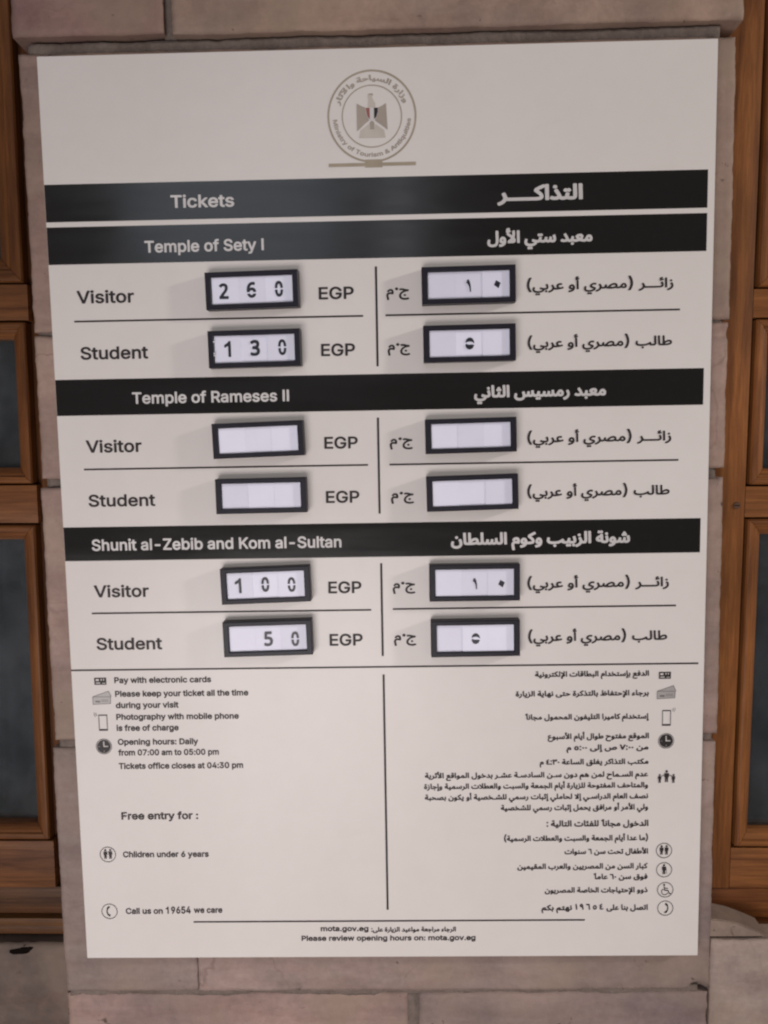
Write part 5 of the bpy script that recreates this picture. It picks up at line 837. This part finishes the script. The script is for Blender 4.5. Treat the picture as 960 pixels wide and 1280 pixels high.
rough_slab('mortar', 14.5, 29.5, -600, -465, YF+2.2, 80, pillar, 27)

# ------------------------------------------------------------------ wooden windows
def bar(name, x0, x1, z0, z1, yf, yb, mat, parent, color=(1, 1, 1), bev=1.2):
    return box(name, x0*MM, x1*MM, yf*MM, yb*MM, z0*MM, z1*MM, mat, parent, bev*MM, color)
def moulding(x0, x1, z0, z1, wdt, yf, yb, parent, color=(1, 1, 1)):
    """four mitred beads with an ogee-like profile round a pane opening"""
    prof = [(0, yf+2.5), (1.2, yf+.6), (3.0, yf), (wdt*.42, yf+.5), (wdt*.50, yf+2.6), (wdt*.62, yf+3.4), (wdt*.82, yf+6.0), (wdt, yf+9.5), (wdt, yb), (0, yb)]
    C4 = [(x0, z0, 1, 1), (x1, z0, -1, 1), (x1, z1, -1, -1), (x0, z1, 1, -1)]
    for i in range(4):
        a, b = C4[i], C4[(i+1) % 4]; g = .25
        V = []
        for (cx, cz, ux, uz) in (a, b):
            for t_, y in prof: V.append(((cx+ux*t_)*MM, y*MM, (cz+uz*t_)*MM))
        # hairline mitre gap
        dv = Vector((b[0]-a[0], 0, b[1]-a[1])).normalized()*g*MM; n = len(prof)
        V = [tuple(Vector(v)+dv) for v in V[:n]] + [tuple(Vector(v)-dv) for v in V[n:]]
        Fs = [(k, (k+1) % n, n+(k+1) % n, n+k) for k in range(n)] + [tuple(range(n-1, -1, -1)), tuple(range(n, 2*n))]
        bm = bmesh.new(); me = mesh('moulding', V, Fs); bm.from_mesh(me); bmesh.ops.recalc_face_normals(bm, faces=bm.faces[:]); bm.to_mesh(me); bm.free()
        link('moulding', me, M['wood_h'] if i % 2 == 0 else M['wood_v'], parent, color)
def glass(x0, x1, z0, z1, y, parent): bar('pane', x0, x1, z0, z1, y, y+3, M['glass'], parent, bev=0)

WY = 38.0   # face of the stiles and rails (mm behind the board)
def window(label, xs_in, xs_out, sign, lights, rails, stile_foot, boards, tilt, tone):
    """xs_in: stile edge next to the glazing; xs_out: stile edge behind the pillar; the sash runs away from the pillar (sign)"""
    wdw = empty('wooden_window', label, 'window', 'wooden windows beside the pillar'); wdw.rotation_euler = (0, R(tilt), 0)
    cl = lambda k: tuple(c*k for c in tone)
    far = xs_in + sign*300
    a, b = sorted((xs_in, xs_out)); bar('stile', a, b, stile_foot, 600, WY+(9 if sign < 0 else 0), WY+40, M['wood_v'], wdw, cl(.9 if sign > 0 else .7))  # left stile coloured darker to paint in shade beside the pillar
    a, b = sorted((far, far+sign*40)); bar('stile', a, b, stile_foot, 600, WY, WY+40, M['wood_v'], wdw, cl(.9))
    a, b = sorted((xs_in+sign*.5, far-sign*.5))
    for z0, z1 in rails: bar('rail', a, b, z0, z1, WY+.5, WY+39, M['wood_h'], wdw, cl(1))
    for z0, z1 in lights:
        mw = 24.0 if z1 > 500 else 15.0; xa, xb = sorted((xs_in+sign*3.8, far-sign*3.8)); moulding(xa, xb, z0+1.4, z1-1.4, mw, WY-2.0, WY+30, wdw, cl(.97))
        bar('pane', xa+mw-3, xb-mw+3, z0+mw-3, z1-mw+3, WY+14, WY+17, M['glass'], wdw, bev=0)
        # rebate behind the groove, its shade put in as darker wood
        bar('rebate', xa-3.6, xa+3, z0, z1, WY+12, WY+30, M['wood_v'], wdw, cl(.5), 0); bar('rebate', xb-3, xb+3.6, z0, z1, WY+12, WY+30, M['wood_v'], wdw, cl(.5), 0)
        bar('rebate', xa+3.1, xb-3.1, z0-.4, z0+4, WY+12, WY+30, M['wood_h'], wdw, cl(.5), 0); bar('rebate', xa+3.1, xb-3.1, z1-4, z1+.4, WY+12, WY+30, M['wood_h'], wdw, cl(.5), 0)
    for z0, z1, y, c in boards:
        a2, b2 = sorted((xs_out, far+sign*40)); bar('bottom_board', a2, b2, z0, z1, y, 78, M['wood_h'], wdw, c, 1.8)
    V, Fs = [], []; nx = 60; xa, xb = sorted((xs_in, far))          # cloth behind the glass, with soft folds
    for i in range(nx+1):
        X = xa+(xb-xa)*i/nx; y = WY+62+6*math.sin(i*.9)+3*math.sin(i*.37)
        V += [(X*MM, y*MM, -.38), (X*MM, y*MM, .60)]
    for i in range(nx): Fs.append((2*i, 2*i+2, 2*i+3, 2*i+1))
    link('curtain', mesh('curtain', V, Fs, True), M['curtain'], wdw)
    return wdw
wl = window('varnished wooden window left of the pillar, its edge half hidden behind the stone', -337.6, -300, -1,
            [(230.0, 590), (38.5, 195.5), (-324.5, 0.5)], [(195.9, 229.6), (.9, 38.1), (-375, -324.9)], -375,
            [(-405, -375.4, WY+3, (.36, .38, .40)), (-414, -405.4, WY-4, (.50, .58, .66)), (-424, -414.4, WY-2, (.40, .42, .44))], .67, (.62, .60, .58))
wr = window('varnished wooden window right of the pillar, broad upright stile with one screw', 347.3, 300, 1,
            [(220.6, 590), (35.2, 193.4), (-328, 4.6)], [(193.8, 220.2), (5.0, 34.8), (-371, -328.4)], -371,
            [(-403, -371.4, WY+1, (.70, .62, .55)), (-440, -403.4, WY-4, (.38, .32, .30))], .80, (1.0, 1.0, 1.0))
# the screw sunk in the right stile
bm = bmesh.new(); bmesh.ops.create_cone(bm, cap_ends=True, segments=20, radius1=3.6*MM, radius2=3.0*MM, depth=1.2*MM)
bmesh.ops.rotate(bm, verts=bm.verts[:], matrix=Matrix.Rotation(R(90), 3, 'X'))
me = bpy.data.meshes.new('screw'); bm.to_mesh(me); bm.free()
o = link('screw', me, M['screw'], wr); o.location = (339.5*MM, (WY-.4)*MM, 16.5*MM)
bar('slot', -2.6, 2.6, -.4, .4, -.75, -.3, M['hole'], o, bev=0)

# ------------------------------------------------------------------ masonry below the windows
wl2 = empty('stone_wall', 'dark grey-brown stone block below the left window with a black hole in its top joint', 'wall')
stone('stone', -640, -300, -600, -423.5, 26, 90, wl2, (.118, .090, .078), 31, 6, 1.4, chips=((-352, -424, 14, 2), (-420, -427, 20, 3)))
def blob(name, x, z, a, b, y, dpt, mat, parent, seed):
    V = [(x*MM, (y-dpt)*MM, z*MM)]; n = 26
    for rr, dd in ((.6, .8), (1, 0)):
        for i in range(n):
            t_ = 2*math.pi*i/n; k = rr*(1+.35*noise.noise(Vector((math.cos(t_)*1.6, math.sin(t_)*1.6, seed))))
            V.append(((x+a*k*math.cos(t_))*MM, (y-dpt*dd)*MM, (z+b*k*math.sin(t_)+a*.12*math.cos(t_))*MM))
    Fs = [(0, 1+(i+1) % n, 1+i) for i in range(n)] + [(1+i, 1+(i+1) % n, 1+n+(i+1) % n, 1+n+i) for i in range(n)]
    return link(name, mesh(name, V, Fs, True), mat, parent)
blob('hole', -376, -430.5, 17, 4.6, 27.6, 2.4, M['hole'], wl2, 3)  # dark depth of the hole painted as a raised black lump
wr2 = empty('stone_wall', 'pale pink-grey stone block below the right window, flush with the pillar', 'wall')
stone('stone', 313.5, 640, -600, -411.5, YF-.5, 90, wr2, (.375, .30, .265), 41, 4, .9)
Q = [(308.5, -391), (323, -391.8), (339, -395.5), (354, -401.5), (364, -406), (370, -409.2), (308.5, -409.2)]
V = [(x*MM, (11.0+noise.noise(Vector((x*.1, z*.1, 3))))*MM, z*MM) for x, z in Q] + [(x*MM, 70*MM, (z+.8)*MM) for x, z in Q]
n = len(Q); bm = bmesh.new(); me = mesh('stone', V, [tuple(range(n)), tuple(range(2*n-1, n-1, -1))] + [(i, n+i, n+(i+1) % n, (i+1) % n) for i in range(n)])
bm.from_mesh(me); bmesh.ops.recalc_face_normals(bm, faces=bm.faces[:]); bmesh.ops.bevel(bm, geom=bm.edges[:], offset=.0009, segments=2, affect='EDGES'); bm.to_mesh(me); bm.free()
link('stone', me, M['stone'], wr2, (.35, .265, .215))
